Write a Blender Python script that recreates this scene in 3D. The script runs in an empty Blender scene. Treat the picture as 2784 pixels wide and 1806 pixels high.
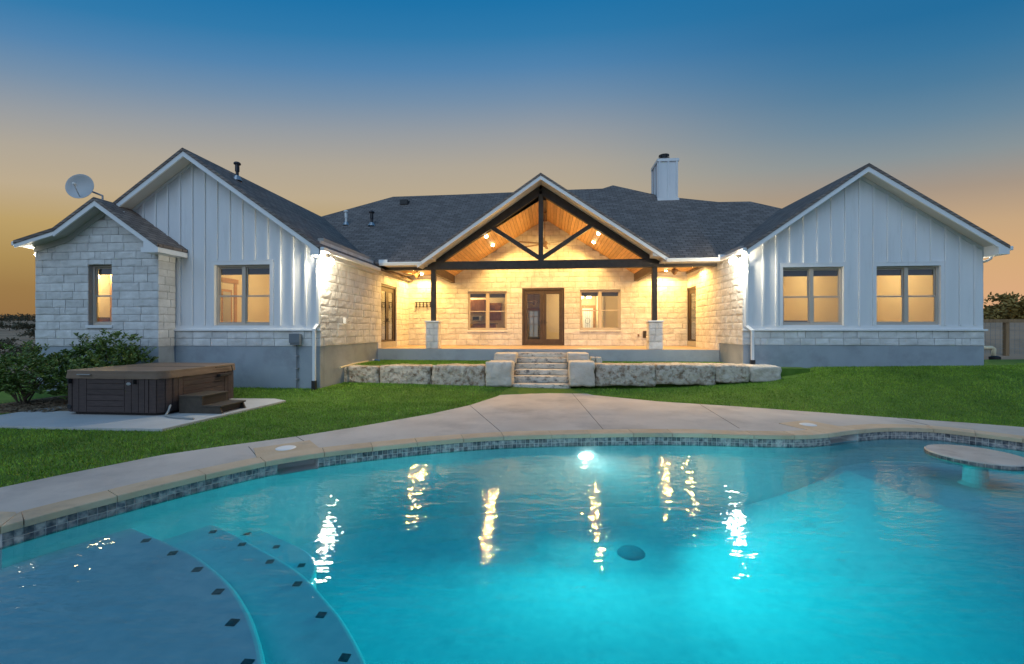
import bpy, bmesh, math, random
import numpy as np
from mathutils import Vector, Matrix
from mathutils.geometry import tessellate_polygon

SC = bpy.context.scene
COL = SC.collection
R = math.radians

# ------------------------------------------------------------------ camera
F = 1160.0                      # focal length in photo pixels (2784 wide)
PSI = R(5.0)
CZ = 1.83
CX, HY = 1392.0, 897.5
cam_d = bpy.data.cameras.new('camera')
cam = bpy.data.objects.new('camera', cam_d)
COL.objects.link(cam)
cam.location = (0, 0, CZ)
cam.rotation_euler = (R(90), 0, PSI)
cam_d.sensor_width = 36.0
cam_d.lens = 36.0 * F / 2784
cam_d.shift_y = -(903.0 - HY) / 2784
cam_d.clip_start = 0.05
cam_d.clip_end = 6000
SC.camera = cam

# ------------------------------------------------------------------ sky
world = bpy.data.worlds.new('World')
SC.world = world
world.use_nodes = True
wn, wl = world.node_tree.nodes, world.node_tree.links
wn.clear()
w_out = wn.new('ShaderNodeOutputWorld')
w_add = wn.new('ShaderNodeAddShader')
bg_n = wn.new('ShaderNodeBackground')
bg_g = wn.new('ShaderNodeBackground')
sky = wn.new('ShaderNodeTexSky')
sky.sky_type = 'NISHITA'
sky.sun_disc = False
sky.sun_elevation = R(-1.0)
sky.sun_rotation = R(-60)
bg_n.inputs['Strength'].default_value = 0.008
wl.new(sky.outputs[0], bg_n.inputs['Color'])
tc = wn.new('ShaderNodeTexCoord')
sep = wn.new('ShaderNodeSeparateXYZ')
wl.new(tc.outputs['Generated'], sep.inputs[0])
# the dusk arch: the glow stands highest over the sunset azimuth (+Y) and sinks to either side
w_sc = wn.new('ShaderNodeVectorMath')
w_sc.operation = 'MULTIPLY'
w_sc.inputs[1].default_value = (.55, 1, 1)
wl.new(tc.outputs['Generated'], w_sc.inputs[0])
w_nm = wn.new('ShaderNodeVectorMath')
w_nm.operation = 'NORMALIZE'
wl.new(w_sc.outputs[0], w_nm.inputs[0])
sep2 = wn.new('ShaderNodeSeparateXYZ')
wl.new(w_nm.outputs[0], sep2.inputs[0])


def ramp(stops):
    r = wn.new('ShaderNodeValToRGB')
    e = r.color_ramp.elements
    while len(e) > 1:
        e.remove(e[-1])
    e[0].position = stops[0][0]
    e[0].color = (*stops[0][1], 1)
    for p, c in stops[1:]:
        k = e.new(p)
        k.color = (*c, 1)
    r.color_ramp.interpolation = 'LINEAR'
    wl.new(sep2.outputs['Z'], r.inputs[0])
    return r


# dusk gradient by elevation: amber west (left), peach east (right)
r_w = ramp([(0.0, (.225, .130, .052)), (.09, (.270, .163, .058)), (.151, (.345, .226, .078)), (.225, (.42, .295, .120)), (.294, (.43, .345, .230)), (.36, (.365, .325, .265)),
            (.42, (.262, .283, .305)), (.475, (.150, .235, .340)), (.525, (.070, .195, .362)), (.57, (.025, .165, .348)), (.612, (.010, .145, .335)), (.8, (.005, .115, .29)), (1.0, (.005, .10, .26))])
r_e = ramp([(0.0, (.60, .33, .185)), (.067, (.60, .345, .185)), (.137, (.57, .348, .172)), (.204, (.48, .325, .188)), (.268, (.328, .262, .204)), (.328, (.210, .250, .268)),
            (.385, (.120, .208, .288)), (.438, (.062, .172, .290)), (.486, (.030, .150, .295)), (.531, (.014, .130, .285)), (.612, (.010, .125, .29)), (.8, (.004, .10, .27)), (1.0, (.005, .10, .26))])
az = wn.new('ShaderNodeMapRange')
az.inputs['From Min'].default_value = -0.05
az.inputs['From Max'].default_value = 0.62
az.interpolation_type = 'SMOOTHSTEP'
wl.new(sep.outputs['X'], az.inputs['Value'])
wmix = wn.new('ShaderNodeMix')
wmix.data_type = 'RGBA'
wl.new(az.outputs[0], wmix.inputs['Factor'])
wl.new(r_w.outputs[0], wmix.inputs['A'])
wl.new(r_e.outputs[0], wmix.inputs['B'])
# the sky opposite the afterglow is plain blue-grey dusk
r_a = ramp([(0.0, (.24, .26, .34)), (.2, (.18, .235, .35)), (.45, (.08, .185, .34)), (.7, (.02, .135, .30)), (1.0, (.005, .10, .26))])
opp = wn.new('ShaderNodeMapRange')
opp.inputs['From Min'].default_value = 0.15
opp.inputs['From Max'].default_value = -0.4
opp.interpolation_type = 'SMOOTHSTEP'
wl.new(sep.outputs['Y'], opp.inputs['Value'])
wmix2 = wn.new('ShaderNodeMix')
wmix2.data_type = 'RGBA'
wl.new(opp.outputs[0], wmix2.inputs['Factor'])
wl.new(wmix.outputs['Result'], wmix2.inputs['A'])
wl.new(r_a.outputs[0], wmix2.inputs['B'])
wl.new(wmix2.outputs['Result'], bg_g.inputs['Color'])
bg_g.inputs['Strength'].default_value = 1.06
wl.new(bg_n.outputs[0], w_add.inputs[0])
wl.new(bg_g.outputs[0], w_add.inputs[1])
wl.new(w_add.outputs[0], w_out.inputs['Surface'])

# one soft sun: the last broad twilight glow, from behind the camera
sun_d = bpy.data.lights.new('sun', 'SUN')
sun_d.energy = 0.98
sun_d.angle = R(60)
sun_d.color = (.64, .81, 1.0)
sun = bpy.data.objects.new('sun', sun_d)
COL.objects.link(sun)
sun.rotation_euler = (R(52), 0, R(-12))

SC.view_settings.view_transform = 'Standard'
SC.view_settings.look = 'None'
SC.view_settings.exposure = 0.14
SC.view_settings.gamma = 1.0
SC.view_settings.use_curve_mapping = False
SC.cycles.use_denoising = True
SC.cycles.max_bounces = 10
SC.cycles.diffuse_bounces = 7
SC.cycles.transparent_max_bounces = 24
SC.cycles.sample_clamp_indirect = 6.0
SC.cycles.caustics_reflective = False
SC.cycles.caustics_refractive = False

# ------------------------------------------------------------------ photo geometry -> world
CS, SN = math.cos(PSI), math.sin(PSI)


def ray(px, py):
    u, v = (px - CX) / F, (HY - py) / F
    return Vector((CS * u - SN, SN * u + CS, v))


def atY(px, py, Y):
    d = ray(px, py)
    t = Y / d.y
    return Vector((0, 0, CZ)) + d * t


def atZ(px, py, Z):
    d = ray(px, py)
    t = (Z - CZ) / d.z
    return Vector((0, 0, CZ)) + d * t


def atX(px, py, X):
    d = ray(px, py)
    return Vector((0, 0, CZ)) + d * (X / d.x)


def on_plane(px, py, p0, n):
    d = ray(px, py)
    o = Vector((0, 0, CZ))
    return o + d * ((p0 - o).dot(n) / d.dot(n))


def proj(p):
    D = -p[0] * SN + p[1] * CS
    return CX + F * (p[0] * CS + p[1] * SN) / D, HY - F * (p[2] - CZ) / D, D


# ------------------------------------------------------------------ materials
MATS = {}


def nodes_of(name):
    m = bpy.data.materials.new(name)
    m.use_nodes = True
    nt = m.node_tree
    b = nt.nodes['Principled BSDF']
    MATS[name] = m
    return m, nt, b


def mat(name, c1, c2=None, scale=4.0, rough=.75, bump=0.0, bscale=None, objvar=0.0, metallic=0.0,
        spec=.4, stretch=(1, 1, 1), detail=6.0, contrast=(.3, .7), c3=None, s3=1.0, k3=(.5, .7), bdist=.02, island=0.0):
    m, nt, b = nodes_of(name)
    n, l = nt.nodes, nt.links
    b.inputs['Roughness'].default_value = rough
    b.inputs['Metallic'].default_value = metallic
    b.inputs['Specular IOR Level'].default_value = spec
    geo = n.new('ShaderNodeNewGeometry')
    mp = n.new('ShaderNodeMapping')
    mp.inputs['Scale'].default_value = stretch
    l.new(geo.outputs['Position'], mp.inputs[0])
    col = None
    if c2 is not None:
        no = n.new('ShaderNodeTexNoise')
        no.inputs['Scale'].default_value = scale
        no.inputs['Detail'].default_value = detail
        l.new(mp.outputs[0], no.inputs['Vector'])
        r = n.new('ShaderNodeValToRGB')
        r.color_ramp.elements[0].position = contrast[0]
        r.color_ramp.elements[1].position = contrast[1]
        r.color_ramp.elements[0].color = (*c1, 1)
        r.color_ramp.elements[1].color = (*c2, 1)
        l.new(no.outputs['Fac'], r.inputs[0])
        col = r.outputs[0]
        if c3 is not None:
            no3 = n.new('ShaderNodeTexNoise')
            no3.inputs['Scale'].default_value = s3
            no3.inputs['Detail'].default_value = 9
            no3.inputs['Roughness'].default_value = .65
            l.new(mp.outputs[0], no3.inputs['Vector'])
            mr = n.new('ShaderNodeMapRange')
            mr.inputs['From Min'].default_value = k3[0]
            mr.inputs['From Max'].default_value = k3[1]
            l.new(no3.outputs['Fac'], mr.inputs['Value'])
            mx = n.new('ShaderNodeMix')
            mx.data_type = 'RGBA'
            l.new(mr.outputs[0], mx.inputs['Factor'])
            l.new(col, mx.inputs['A'])
            mx.inputs['B'].default_value = (*c3, 1)
            col = mx.outputs['Result']
    else:
        rgb = n.new('ShaderNodeRGB')
        rgb.outputs[0].default_value = (*c1, 1)
        col = rgb.outputs[0]
    if objvar:
        oi = n.new('ShaderNodeObjectInfo')
        mr = n.new('ShaderNodeMapRange')
        mr.inputs['To Min'].default_value = 1 - objvar
        mr.inputs['To Max'].default_value = 1 + objvar
        l.new(oi.outputs['Random'], mr.inputs['Value'])
        hs = n.new('ShaderNodeHueSaturation')
        l.new(mr.outputs[0], hs.inputs['Value'])
        l.new(col, hs.inputs['Color'])
        col = hs.outputs[0]
    if island:
        mi = n.new('ShaderNodeMapRange')
        mi.inputs['To Min'].default_value = 1 - island
        mi.inputs['To Max'].default_value = 1 + island
        l.new(geo.outputs['Random Per Island'], mi.inputs['Value'])
        hi = n.new('ShaderNodeHueSaturation')
        l.new(mi.outputs[0], hi.inputs['Value'])
        l.new(col, hi.inputs['Color'])
        col = hi.outputs[0]
    l.new(col, b.inputs['Base Color'])
    if bump:
        nb = n.new('ShaderNodeTexNoise')
        nb.inputs['Scale'].default_value = bscale or scale * 3
        nb.inputs['Detail'].default_value = 8
        l.new(mp.outputs[0], nb.inputs['Vector'])
        bp = n.new('ShaderNodeBump')
        bp.inputs['Strength'].default_value = bump
        bp.inputs['Distance'].default_value = bdist
        l.new(nb.outputs['Fac'], bp.inputs['Height'])
        l.new(bp.outputs[0], b.inputs['Normal'])
    return m


def emit(name, color, strength):
    m, nt, b = nodes_of(name)
    b.inputs['Base Color'].default_value = (*color, 1)
    b.inputs['Emission Color'].default_value = (*color, 1)
    b.inputs['Emission Strength'].default_value = strength
    return m


def shingle(name, axis):
    m, nt, b = nodes_of(name)
    n, l = nt.nodes, nt.links
    geo = n.new('ShaderNodeNewGeometry')
    sp = n.new('ShaderNodeSeparateXYZ')
    l.new(geo.outputs['Position'], sp.inputs[0])
    mu = n.new('ShaderNodeMath')
    mu.operation = 'MULTIPLY'
    mu.inputs[1].default_value = 1.7
    l.new(sp.outputs['Z'], mu.inputs[0])
    cb = n.new('ShaderNodeCombineXYZ')
    l.new(sp.outputs[axis], cb.inputs['X'])
    l.new(mu.outputs[0], cb.inputs['Y'])
    br = n.new('ShaderNodeTexBrick')
    br.inputs['Scale'].default_value = 1.0
    br.inputs['Brick Width'].default_value = .31
    br.inputs['Row Height'].default_value = .15
    br.inputs['Mortar Size'].default_value = .012
    br.inputs['Mortar Smooth'].default_value = .6
    br.inputs['Color1'].default_value = (.170, .142, .128, 1)
    br.inputs['Color2'].default_value = (.250, .212, .190, 1)
    br.inputs['Mortar'].default_value = (.05, .045, .042, 1)
    l.new(cb.outputs[0], br.inputs['Vector'])
    no = n.new('ShaderNodeTexNoise')
    no.inputs['Scale'].default_value = 3.5
    no.inputs['Detail'].default_value = 10
    l.new(geo.outputs['Position'], no.inputs['Vector'])
    mr = n.new('ShaderNodeMapRange')
    mr.inputs['To Min'].default_value = .75
    mr.inputs['To Max'].default_value = 1.25
    l.new(no.outputs['Fac'], mr.inputs['Value'])
    hs = n.new('ShaderNodeHueSaturation')
    l.new(mr.outputs[0], hs.inputs['Value'])
    l.new(br.outputs['Color'], hs.inputs['Color'])
    l.new(hs.outputs[0], b.inputs['Base Color'])
    bp = n.new('ShaderNodeBump')
    bp.inputs['Strength'].default_value = .7
    bp.inputs['Distance'].default_value = .02
    l.new(br.outputs['Fac'], bp.inputs['Height'])
    bp.invert = True
    l.new(bp.outputs[0], b.inputs['Normal'])
    b.inputs['Roughness'].default_value = .9
    b.inputs['Specular IOR Level'].default_value = .2
    return m


def glassy(name, tint, ior=1.5, rough=0.0, boost=1.0):
    m = bpy.data.materials.new(name)
    m.use_nodes = True
    nt = m.node_tree
    n, l = nt.nodes, nt.links
    n.clear()
    o = n.new('ShaderNodeOutputMaterial')
    mx = n.new('ShaderNodeMixShader')
    t = n.new('ShaderNodeBsdfTransparent')
    t.inputs[0].default_value = (*tint, 1)
    g = n.new('ShaderNodeBsdfGlossy')
    g.inputs['Roughness'].default_value = rough
    fr = n.new('ShaderNodeFresnel')
    ge = n.new('ShaderNodeNewGeometry')       # thin pane: the same reflectance from both sides
    ex = n.new('ShaderNodeMath')
    ex.operation = 'MULTIPLY_ADD'
    ex.inputs[1].default_value = -2.0
    ex.inputs[2].default_value = 1.0
    l.new(ge.outputs['Backfacing'], ex.inputs[0])
    pw_ = n.new('ShaderNodeMath')
    pw_.operation = 'POWER'
    pw_.inputs[0].default_value = ior
    l.new(ex.outputs[0], pw_.inputs[1])
    l.new(pw_.outputs[0], fr.inputs['IOR'])
    mu = n.new('ShaderNodeMath')
    mu.operation = 'MULTIPLY'
    mu.use_clamp = True
    mu.inputs[1].default_value = boost
    l.new(fr.outputs[0], mu.inputs[0])
    l.new(mu.outputs[0], mx.inputs[0])
    l.new(t.outputs[0], mx.inputs[1])
    l.new(g.outputs[0], mx.inputs[2])
    l.new(mx.outputs[0], o.inputs['Surface'])
    MATS[name] = m
    return m


mat('stone', (.56, .555, .54), (.74, .735, .72), scale=3.2, rough=.9, bump=.9, bscale=7, objvar=.10, c3=(.48, .43, .36), s3=1.1, k3=(.60, .82), bdist=.03)
mat('mortar', (.37, .355, .335), (.44, .425, .40), scale=20, rough=.95, bump=.3)
mat('siding', (.69, .705, .72), (.76, .77, .78), scale=1.0, rough=.55, bump=.10, bscale=45, c3=(.62, .63, .635), s3=2.2, k3=(.56, .8), stretch=(2.5, 2.5, .35))
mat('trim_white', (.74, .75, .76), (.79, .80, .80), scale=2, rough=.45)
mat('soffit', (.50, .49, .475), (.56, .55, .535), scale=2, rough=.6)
mat('foundation', (.29, .335, .375), (.35, .395, .435), scale=1.6, rough=.85, bump=.15, bscale=30, c3=(.235, .26, .285), s3=1.4, k3=(.5, .78))
shingle('shingle_x', 'X')
shingle('shingle_y', 'Y')
mat('dark_beam', (.026, .021, .018), (.045, .036, .030), scale=8, rough=.6, stretch=(1, 1, 1), bump=.1)
mat('brown_beam', (.085, .055, .036), (.12, .08, .055), scale=5, rough=.6)
mat('ceiling_wood', (.52, .285, .11), (.70, .43, .19), scale=6, rough=.5, stretch=(4, .35, 4), objvar=.16, detail=8)
mat('window_frame', (.50, .44, .37), rough=.45)
mat('door_bronze', (.055, .038, .027), (.075, .053, .038), scale=6, rough=.4)
mat('metal_dark', (.05, .048, .05), rough=.4, metallic=.6)
mat('metal_grey', (.45, .46, .47), rough=.4, metallic=.7)
mat('plastic_white', (.78, .78, .76), rough=.4)
mat('plastic_black', (.02, .02, .021), rough=.5)
mat('box_grey', (.16, .185, .21), rough=.5)
mat('fan_brown', (.17, .10, .06), (.24, .15, .09), scale=6, rough=.45)
mat('block', (.47, .41, .33), (.61, .555, .465), scale=2.4, rough=.95, bump=1.0, bscale=7, c3=(.20, .135, .085), s3=8.0, k3=(.46, .66), bdist=.07)
mat('block_pale', (.52, .475, .40), (.65, .61, .54), scale=2.0, rough=.95, bump=.9, bscale=9, c3=(.30, .25, .19), s3=2.6, k3=(.58, .80), bdist=.04)
mat('step_stone', (.52, .48, .40), (.68, .64, .56), scale=3.0, rough=.95, bump=.9, bscale=10, c3=(.13, .12, .11), s3=5.5, k3=(.52, .66), bdist=.04, stretch=(1, 1, 1.6))
mat('deck', (.49, .435, .38), (.59, .53, .465), scale=1.0, rough=.85, bump=.12, bscale=40, c3=(.36, .325, .295), s3=.7, k3=(.48, .72))
mat('pad', (.47, .46, .44), (.54, .53, .51), scale=1.5, rough=.85, bump=.1, bscale=40)
mat('coping', (.55, .40, .25), (.64, .50, .34), scale=2.4, rough=.85, bump=.2, bscale=30, objvar=.06, c3=(.36, .30, .23), s3=1.7, k3=(.55, .75))
mat('joint', (.16, .145, .13), rough=.95)
mat('slate_tile', (.10, .105, .12), (.50, .435, .39), scale=16, rough=.35, objvar=.45, contrast=(.36, .70), detail=5)
mat('grout', (.62, .56, .51), rough=.9)
mat('plaster', (.69, .80, .81), (.84, .89, .88), scale=8, rough=.9, c3=(.42, .56, .60), s3=1.3, k3=(.56, .85))
mat('step_tile', (.012, .02, .035), (.10, .11, .11), scale=30, rough=.3)
mat('lawn', (.060, .135, .012), (.095, .185, .024), scale=7, rough=.95, bump=.6, bscale=60)
mat('grass', (.110, .240, .014), (.240, .400, .042), scale=1.6, rough=.55, spec=.35, detail=10, contrast=(.32, .68), c3=(.075, .165, .012), s3=.55, k3=(.5, .72), island=.55)
mat('terrain', (.40, .235, .14), (.50, .32, .20), scale=.25, rough=1.0, bump=.4, bscale=4, c3=(.20, .14, .08), s3=.12, k3=(.5, .65))
mat('soil', (.15, .10, .06), (.26, .19, .12), scale=6, rough=1.0, bump=.8, bscale=20)
mat('tub_wood', (.052, .035, .032), (.078, .053, .047), scale=5, rough=.6, stretch=(1, 1, 6), objvar=.12)
mat('tub_cover', (.17, .115, .078), (.21, .145, .10), scale=3, rough=.55, bump=.15, bscale=20)
mat('tub_dark', (.03, .024, .022), rough=.6)
mat('tub_step', (.050, .040, .030), (.075, .06, .045), scale=10, rough=.6)
mat('leaf_dark', (.055, .110, .018), (.135, .210, .040), scale=4, rough=.42, spec=.5, island=.4)
mat('leaf_lit_gold', (.26, .18, .045), (.42, .29, .08), scale=3, rough=.7)  # golden light on the leaves is put into their colour
mat('leaf_far', (.075, .075, .042), (.15, .125, .075), scale=.4, rough=.9)
mat('bark', (.10, .075, .05), (.16, .12, .085), scale=12, rough=.95)
mat('fence_wood', (.24, .15, .075), (.33, .22, .12), scale=5, rough=.85, stretch=(3, 3, .4))
mat('wire', (.35, .34, .33), rough=.5, metallic=.6)
mat('pvc', (.68, .60, .40), rough=.5)
mat('interior_wall', (.70, .60, .42), (.73, .63, .45), scale=1, rough=.9)
mat('interior_floor', (.30, .20, .12), rough=.6)
mat('cabinet', (.24, .10, .045), (.34, .16, .075), scale=5, rough=.45, stretch=(3, 3, .6))
mat('casing', (.38, .20, .085), (.48, .27, .12), scale=5, rough=.5)
mat('steel', (.5, .5, .5), rough=.3, metallic=.9)
mat('counter', (.10, .085, .07), (.28, .23, .18), scale=25, rough=.25)
mat('shade_cloth', (.085, .082, .085), rough=.8)
mat('hose_blue', (.05, .16, .42), rough=.5)
mat('hose_grey', (.30, .31, .30), rough=.5)
mat('table_stone', (.50, .42, .34), (.62, .54, .46), scale=3, rough=.6, bump=.2, bscale=20, c3=(.36, .28, .22), s3=4, k3=(.55, .75))
mat('far_roof', (.30, .12, .08), rough=.9)
mat('far_wall', (.50, .44, .38), rough=.9)
mat('road', (.38, .36, .34), rough=.9)
glassy('window_glass', (.93, .95, .94), ior=1.45, boost=2.2)
glassy('bulb_glass', (1, 1, 1), ior=1.4)
emit('bulb_warm', (1.0, .78, .42), 38)
emit('flood_lens', (1.0, .97, .85), 160)
emit('pool_lens', (1.0, .97, .92), 4)
emit('lamp_warm', (1.0, .80, .45), 14)
emit('pane_glow', (.62, .68, .72), .22)  # glass glows by itself, standing in for dusk light coming through it


# ------------------------------------------------------------------ mesh helpers
def new_obj(name, data, parent=None):
    o = bpy.data.objects.new(name, data)
    COL.objects.link(o)
    if parent is not None:
        o.parent = parent
        if parent.type == 'EMPTY':
            o.matrix_parent_inverse = Matrix.Translation(-Vector(parent.location))
    return o


def mk(name, verts, faces, material, parent=None, smooth=False):
    me = bpy.data.meshes.new(name)
    me.from_pydata([tuple(v) for v in verts], [], faces)
    me.update()
    bm = bmesh.new()
    bm.from_mesh(me)
    bmesh.ops.recalc_face_normals(bm, faces=bm.faces)
    bm.to_mesh(me)
    bm.free()
    if smooth:
        me.shade_smooth()
    me.materials.append(MATS[material])
    return new_obj(name, me, parent)


class MB:
    """collects shapes for one mesh"""

    def __init__(self):
        self.v, self.f = [], []

    def add(self, vs, fs):
        k = len(self.v)
        self.v += [tuple(v) for v in vs]
        self.f += [tuple(i + k for i in f) for f in fs]
        return self

    def box(self, x0, x1, y0, y1, z0, z1):
        vs = [(x0, y0, z0), (x1, y0, z0), (x1, y1, z0), (x0, y1, z0), (x0, y0, z1), (x1, y0, z1), (x1, y1, z1), (x0, y1, z1)]
        return self.add(vs, [(0, 3, 2, 1), (4, 5, 6, 7), (0, 1, 5, 4), (1, 2, 6, 5), (2, 3, 7, 6), (3, 0, 4, 7)])

    def bar(self, p, q, w, d, up=(0, 1, 0)):
        """beam from p to q; d = size along up, w = size across"""
        p, q = Vector(p), Vector(q)
        t = (q - p).normalized()
        u = Vector(up)
        u = (u - t * u.dot(t)).normalized()
        s = t.cross(u)
        vs = []
        for c in (p, q):
            for a, b in ((-1, -1), (1, -1), (1, 1), (-1, 1)):
                vs.append(c + s * (a * w / 2) + u * (b * d / 2))
        return self.add(vs, [(0, 3, 2, 1), (4, 5, 6, 7), (0, 1, 5, 4), (1, 2, 6, 5), (2, 3, 7, 6), (3, 0, 4, 7)])

    def tube(self, pts, r, n=10, cap=True):
        pts = [Vector(p) for p in pts]
        rr = r if isinstance(r, (list, tuple)) else [r] * len(pts)
        vs, fs = [], []
        ref = None
        for i, p in enumerate(pts):
            t = (pts[min(i + 1, len(pts) - 1)] - pts[max(i - 1, 0)]).normalized()
            if ref is None:
                ref = Vector((0, 0, 1)) if abs(t.z) < .9 else Vector((1, 0, 0))
            a = (ref - t * ref.dot(t)).normalized()
            ref = a
            b = t.cross(a)
            for k in range(n):
                th = 2 * math.pi * k / n
                vs.append(p + (a * math.cos(th) + b * math.sin(th)) * rr[i])
        for i in range(len(pts) - 1):
            for k in range(n):
                fs.append((i * n + k, i * n + (k + 1) % n, (i + 1) * n + (k + 1) % n, (i + 1) * n + k))
        if cap:
            fs.append(tuple(reversed(range(n))))
            fs.append(tuple((len(pts) - 1) * n + k for k in range(n)))
        return self.add(vs, fs)

    def prism(self, poly, off):
        """polygon of 3D points (with optional holes: list of loops) extruded by off"""
        loops = poly if isinstance(poly[0], list) else [poly]
        off = Vector(off)
        loops = [[Vector(p) for p in lp] for lp in loops]
        flat = [p for lp in loops for p in lp]
        n = len(flat)
        if len(loops) == 1 and n <= 4:
            tris = [tuple(range(n))]
        else:
            tris = tessellate_polygon(loops)
        vs = flat + [p + off for p in flat]
        fs = [tuple(t) for t in tris] + [tuple(i + n for i in reversed(t)) for t in tris]
        k = 0
        for lp in loops:
            m = len(lp)
            for i in range(m):
                j = (i + 1) % m
                fs.append((k + i, k + j, k + j + n, k + i + n))
            k += m
        return self.add(vs, fs)

    def build(self, name, material, parent=None, smooth=False, bevel=0, seg=2):
        o = mk(name, self.v, self.f, material, parent, smooth)
        if bevel:
            b = o.modifiers.new('bevel', 'BEVEL')
            b.width = bevel
            b.segments = seg
            b.limit_method = 'ANGLE'
            b.angle_limit = R(40)
        return o


def lathe(profile, n=24, center=(0, 0, 0)):
    cx, cy, cz = center
    vs, fs = [], []
    for r, z in profile:
        for k in range(n):
            th = 2 * math.pi * k / n
            vs.append((cx + r * math.cos(th), cy + r * math.sin(th), cz + z))
    for i in range(len(profile) - 1):
        for k in range(n):
            fs.append((i * n + k, i * n + (k + 1) % n, (i + 1) * n + (k + 1) % n, (i + 1) * n + k))
    return vs, fs


def empty(name, loc, label=None, cat=None, group=None):
    o = bpy.data.objects.new(name, None)
    COL.objects.link(o)
    o.location = loc
    o.empty_display_size = .2
    return tag(o, label, cat, group)


def tag(o, label=None, cat=None, group=None, kind=None):
    if label:
        o['label'] = label
    if cat:
        o['category'] = cat
    if group:
        o['group'] = group
    if kind:
        o['kind'] = kind
    return o


def lamp(name, loc, watts, color, kind='POINT', radius=.06, **kw):
    d = bpy.data.lights.new(name, kind)
    d.energy = watts
    d.color = color
    if kind in ('POINT', 'SPOT'):
        d.shadow_soft_size = radius
    for k, v in kw.items():
        setattr(d, k, v)
    o = bpy.data.objects.new(name, d)
    COL.objects.link(o)
    o.location = loc
    return o


def aim(o, target):
    o.rotation_euler = (Vector(target) - Vector(o.location)).to_track_quat('-Z', 'Y').to_euler()


def rect(x0, x1, z0, z1, Y):
    return [Vector((x0, Y, z0)), Vector((x1, Y, z0)), Vector((x1, Y, z1)), Vector((x0, Y, z1))]


def rectX(y0, y1, z0, z1, X):
    return [Vector((X, y0, z0)), Vector((X, y1, z0)), Vector((X, y1, z1)), Vector((X, y0, z1))]


# ------------------------------------------------------------------ main measures
YL, YS, YR, YB, YP = 11.5, 10.96, 13.7, 19.04, 15.5     # fronts: left wing, stone bay, right wing, porch back wall, slab edge
SLAB = 1.13
XL, XR = -6.43, 5.94                                      # inner walls of the wings
CAP = 1.83
STB = 1.37                                                # bottom of stone skirt
rng = random.Random(7)

# deck outline (lawn side) and pool edge, on z = 0
deck_px = [(-420, 1440), (-180, 1376), (0, 1326), (173, 1290), (441, 1237), (600, 1214), (700, 1201), (805, 1187), (970, 1161), (1171, 1125.5),
           (1277, 1102), (1350, 1078.5), (1387, 1062), (1553, 1062), (1615, 1074.7), (1791, 1091.8), (2000, 1105), (2329, 1128.7),
           (2659, 1151.8), (2784, 1161.7), (2950, 1176), (3200, 1200)]
deck_line = [atZ(x, y, 0) for x, y in deck_px]
pool_px = [(0, 1434.7), (66, 1416), (190, 1383), (326.5, 1348.5), (440, 1320), (550, 1294), (640, 1274), (719, 1257.6), (800, 1244), (882, 1232), (1013, 1217),
           (1137, 1204.5), (1255, 1194.5), (1373, 1187.5), (1495, 1183.6), (1607, 1181), (1723, 1179.5), (1824, 1179.5), (1932, 1181),
           (2046, 1184), (2161, 1185.2), (2211, 1183.7), (2255, 1180.4), (2296, 1174.8), (2342, 1169.6), (2421, 1164.5), (2533, 1167), (2652, 1178.8), (2784, 1194.6),
           (2920, 1216)]
pool_vis = [atZ(x, y, 0) for x, y in pool_px]


def catmull(pts, step):
    P = [Vector(p) for p in pts]
    P = [P[0] * 2 - P[1]] + P + [P[-1] * 2 - P[-2]]
    out = []
    for i in range(1, len(P) - 2):
        for k in range(12):
            t = k / 12
            a, b, c, d = P[i - 1], P[i], P[i + 1], P[i + 2]
            out.append(.5 * ((2 * b) + (c - a) * t + (2 * a - 5 * b + 4 * c - d) * t * t + (3 * b - a - 3 * c + d) * t ** 3))
    out.append(P[-2])
    return resample(out, step)


def resample(pts, step):
    res = [pts[0].copy()]
    acc = 0.0
    for a, b in zip(pts[:-1], pts[1:]):
        L = (b - a).length
        if L < 1e-9:
            continue
        pos = step - acc
        while pos <= L:
            res.append(a + (b - a) * (pos / L))
            pos += step
        acc = (acc + L) % step
    return res


TILE = .0765
p0, pe = pool_vis[0], pool_vis[-1]
close_pts = [Vector((-6.4, 3.35, 0)), Vector((-6.9, 2.4, 0)), Vector((-6.4, 1.5, 0)), Vector((-4.6, .95, 0)), Vector((-1.5, .75, 0)), Vector((2.5, .75, 0)), Vector((6.5, .85, 0)),
             Vector((9.6, 1.5, 0)), Vector((10.9, 3.0, 0)), Vector((10.6, 4.6, 0))]
pool_loop = catmull(pool_vis, TILE)
rest = catmull([pool_loop[-1]] + list(reversed(close_pts)) + [pool_loop[0]], TILE)[1:-1]
N_VIS = len(pool_loop)
pool_all = pool_loop + rest


def offset_loop(loop, d):
    n = len(loop)
    out = []
    for i in range(n):
        t = (loop[(i + 3) % n] - loop[(i - 3) % n])
        nrm = Vector((-t.y, t.x, 0)).normalized()
        out.append(loop[i] + nrm * d)
    return out


# pool_all runs left -> right along the far side, so the outward side (away from water) is +normal
WATER = -.195
OUT = offset_loop(pool_all, .32)

# ------------------------------------------------------------------ ground heights
dl = np.array([(p.x, p.y) for p in deck_line])
order = np.argsort(dl[:, 0])


def lawn_z(X, Y):
    X = np.asarray(X, float)
    Y = np.asarray(Y, float)
    yp = np.interp(X, [-30, -8, -5, -2.5, -.3, 1.8, 3.5, 6, 9, 14, 30], [10.2, 10.3, 10.3, 11.0, 12.2, 12.2, 11.2, 9.9, 9.0, 8.0, 7])
    hh = np.interp(X, [-30, -8, -6, 0, 2.2, 4, 6, 8, 13, 16, 30], [.15, .20, .20, .10, .09, .17, .34, .72, .80, .85, .9])
    yh = np.interp(X, [-30, -6, -3, 5, 7, 30], [11.5, 11.5, 12.9, 12.9, 13.7, 13.7])
    t = np.clip((Y - yp) / (yh - yp + 1e-6), 0, 1.0)
    t = t * t * (3 - 2 * t)
    return hh * t


def poly_np(pts):
    return np.array([(p[0], p[1]) for p in pts])


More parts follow.
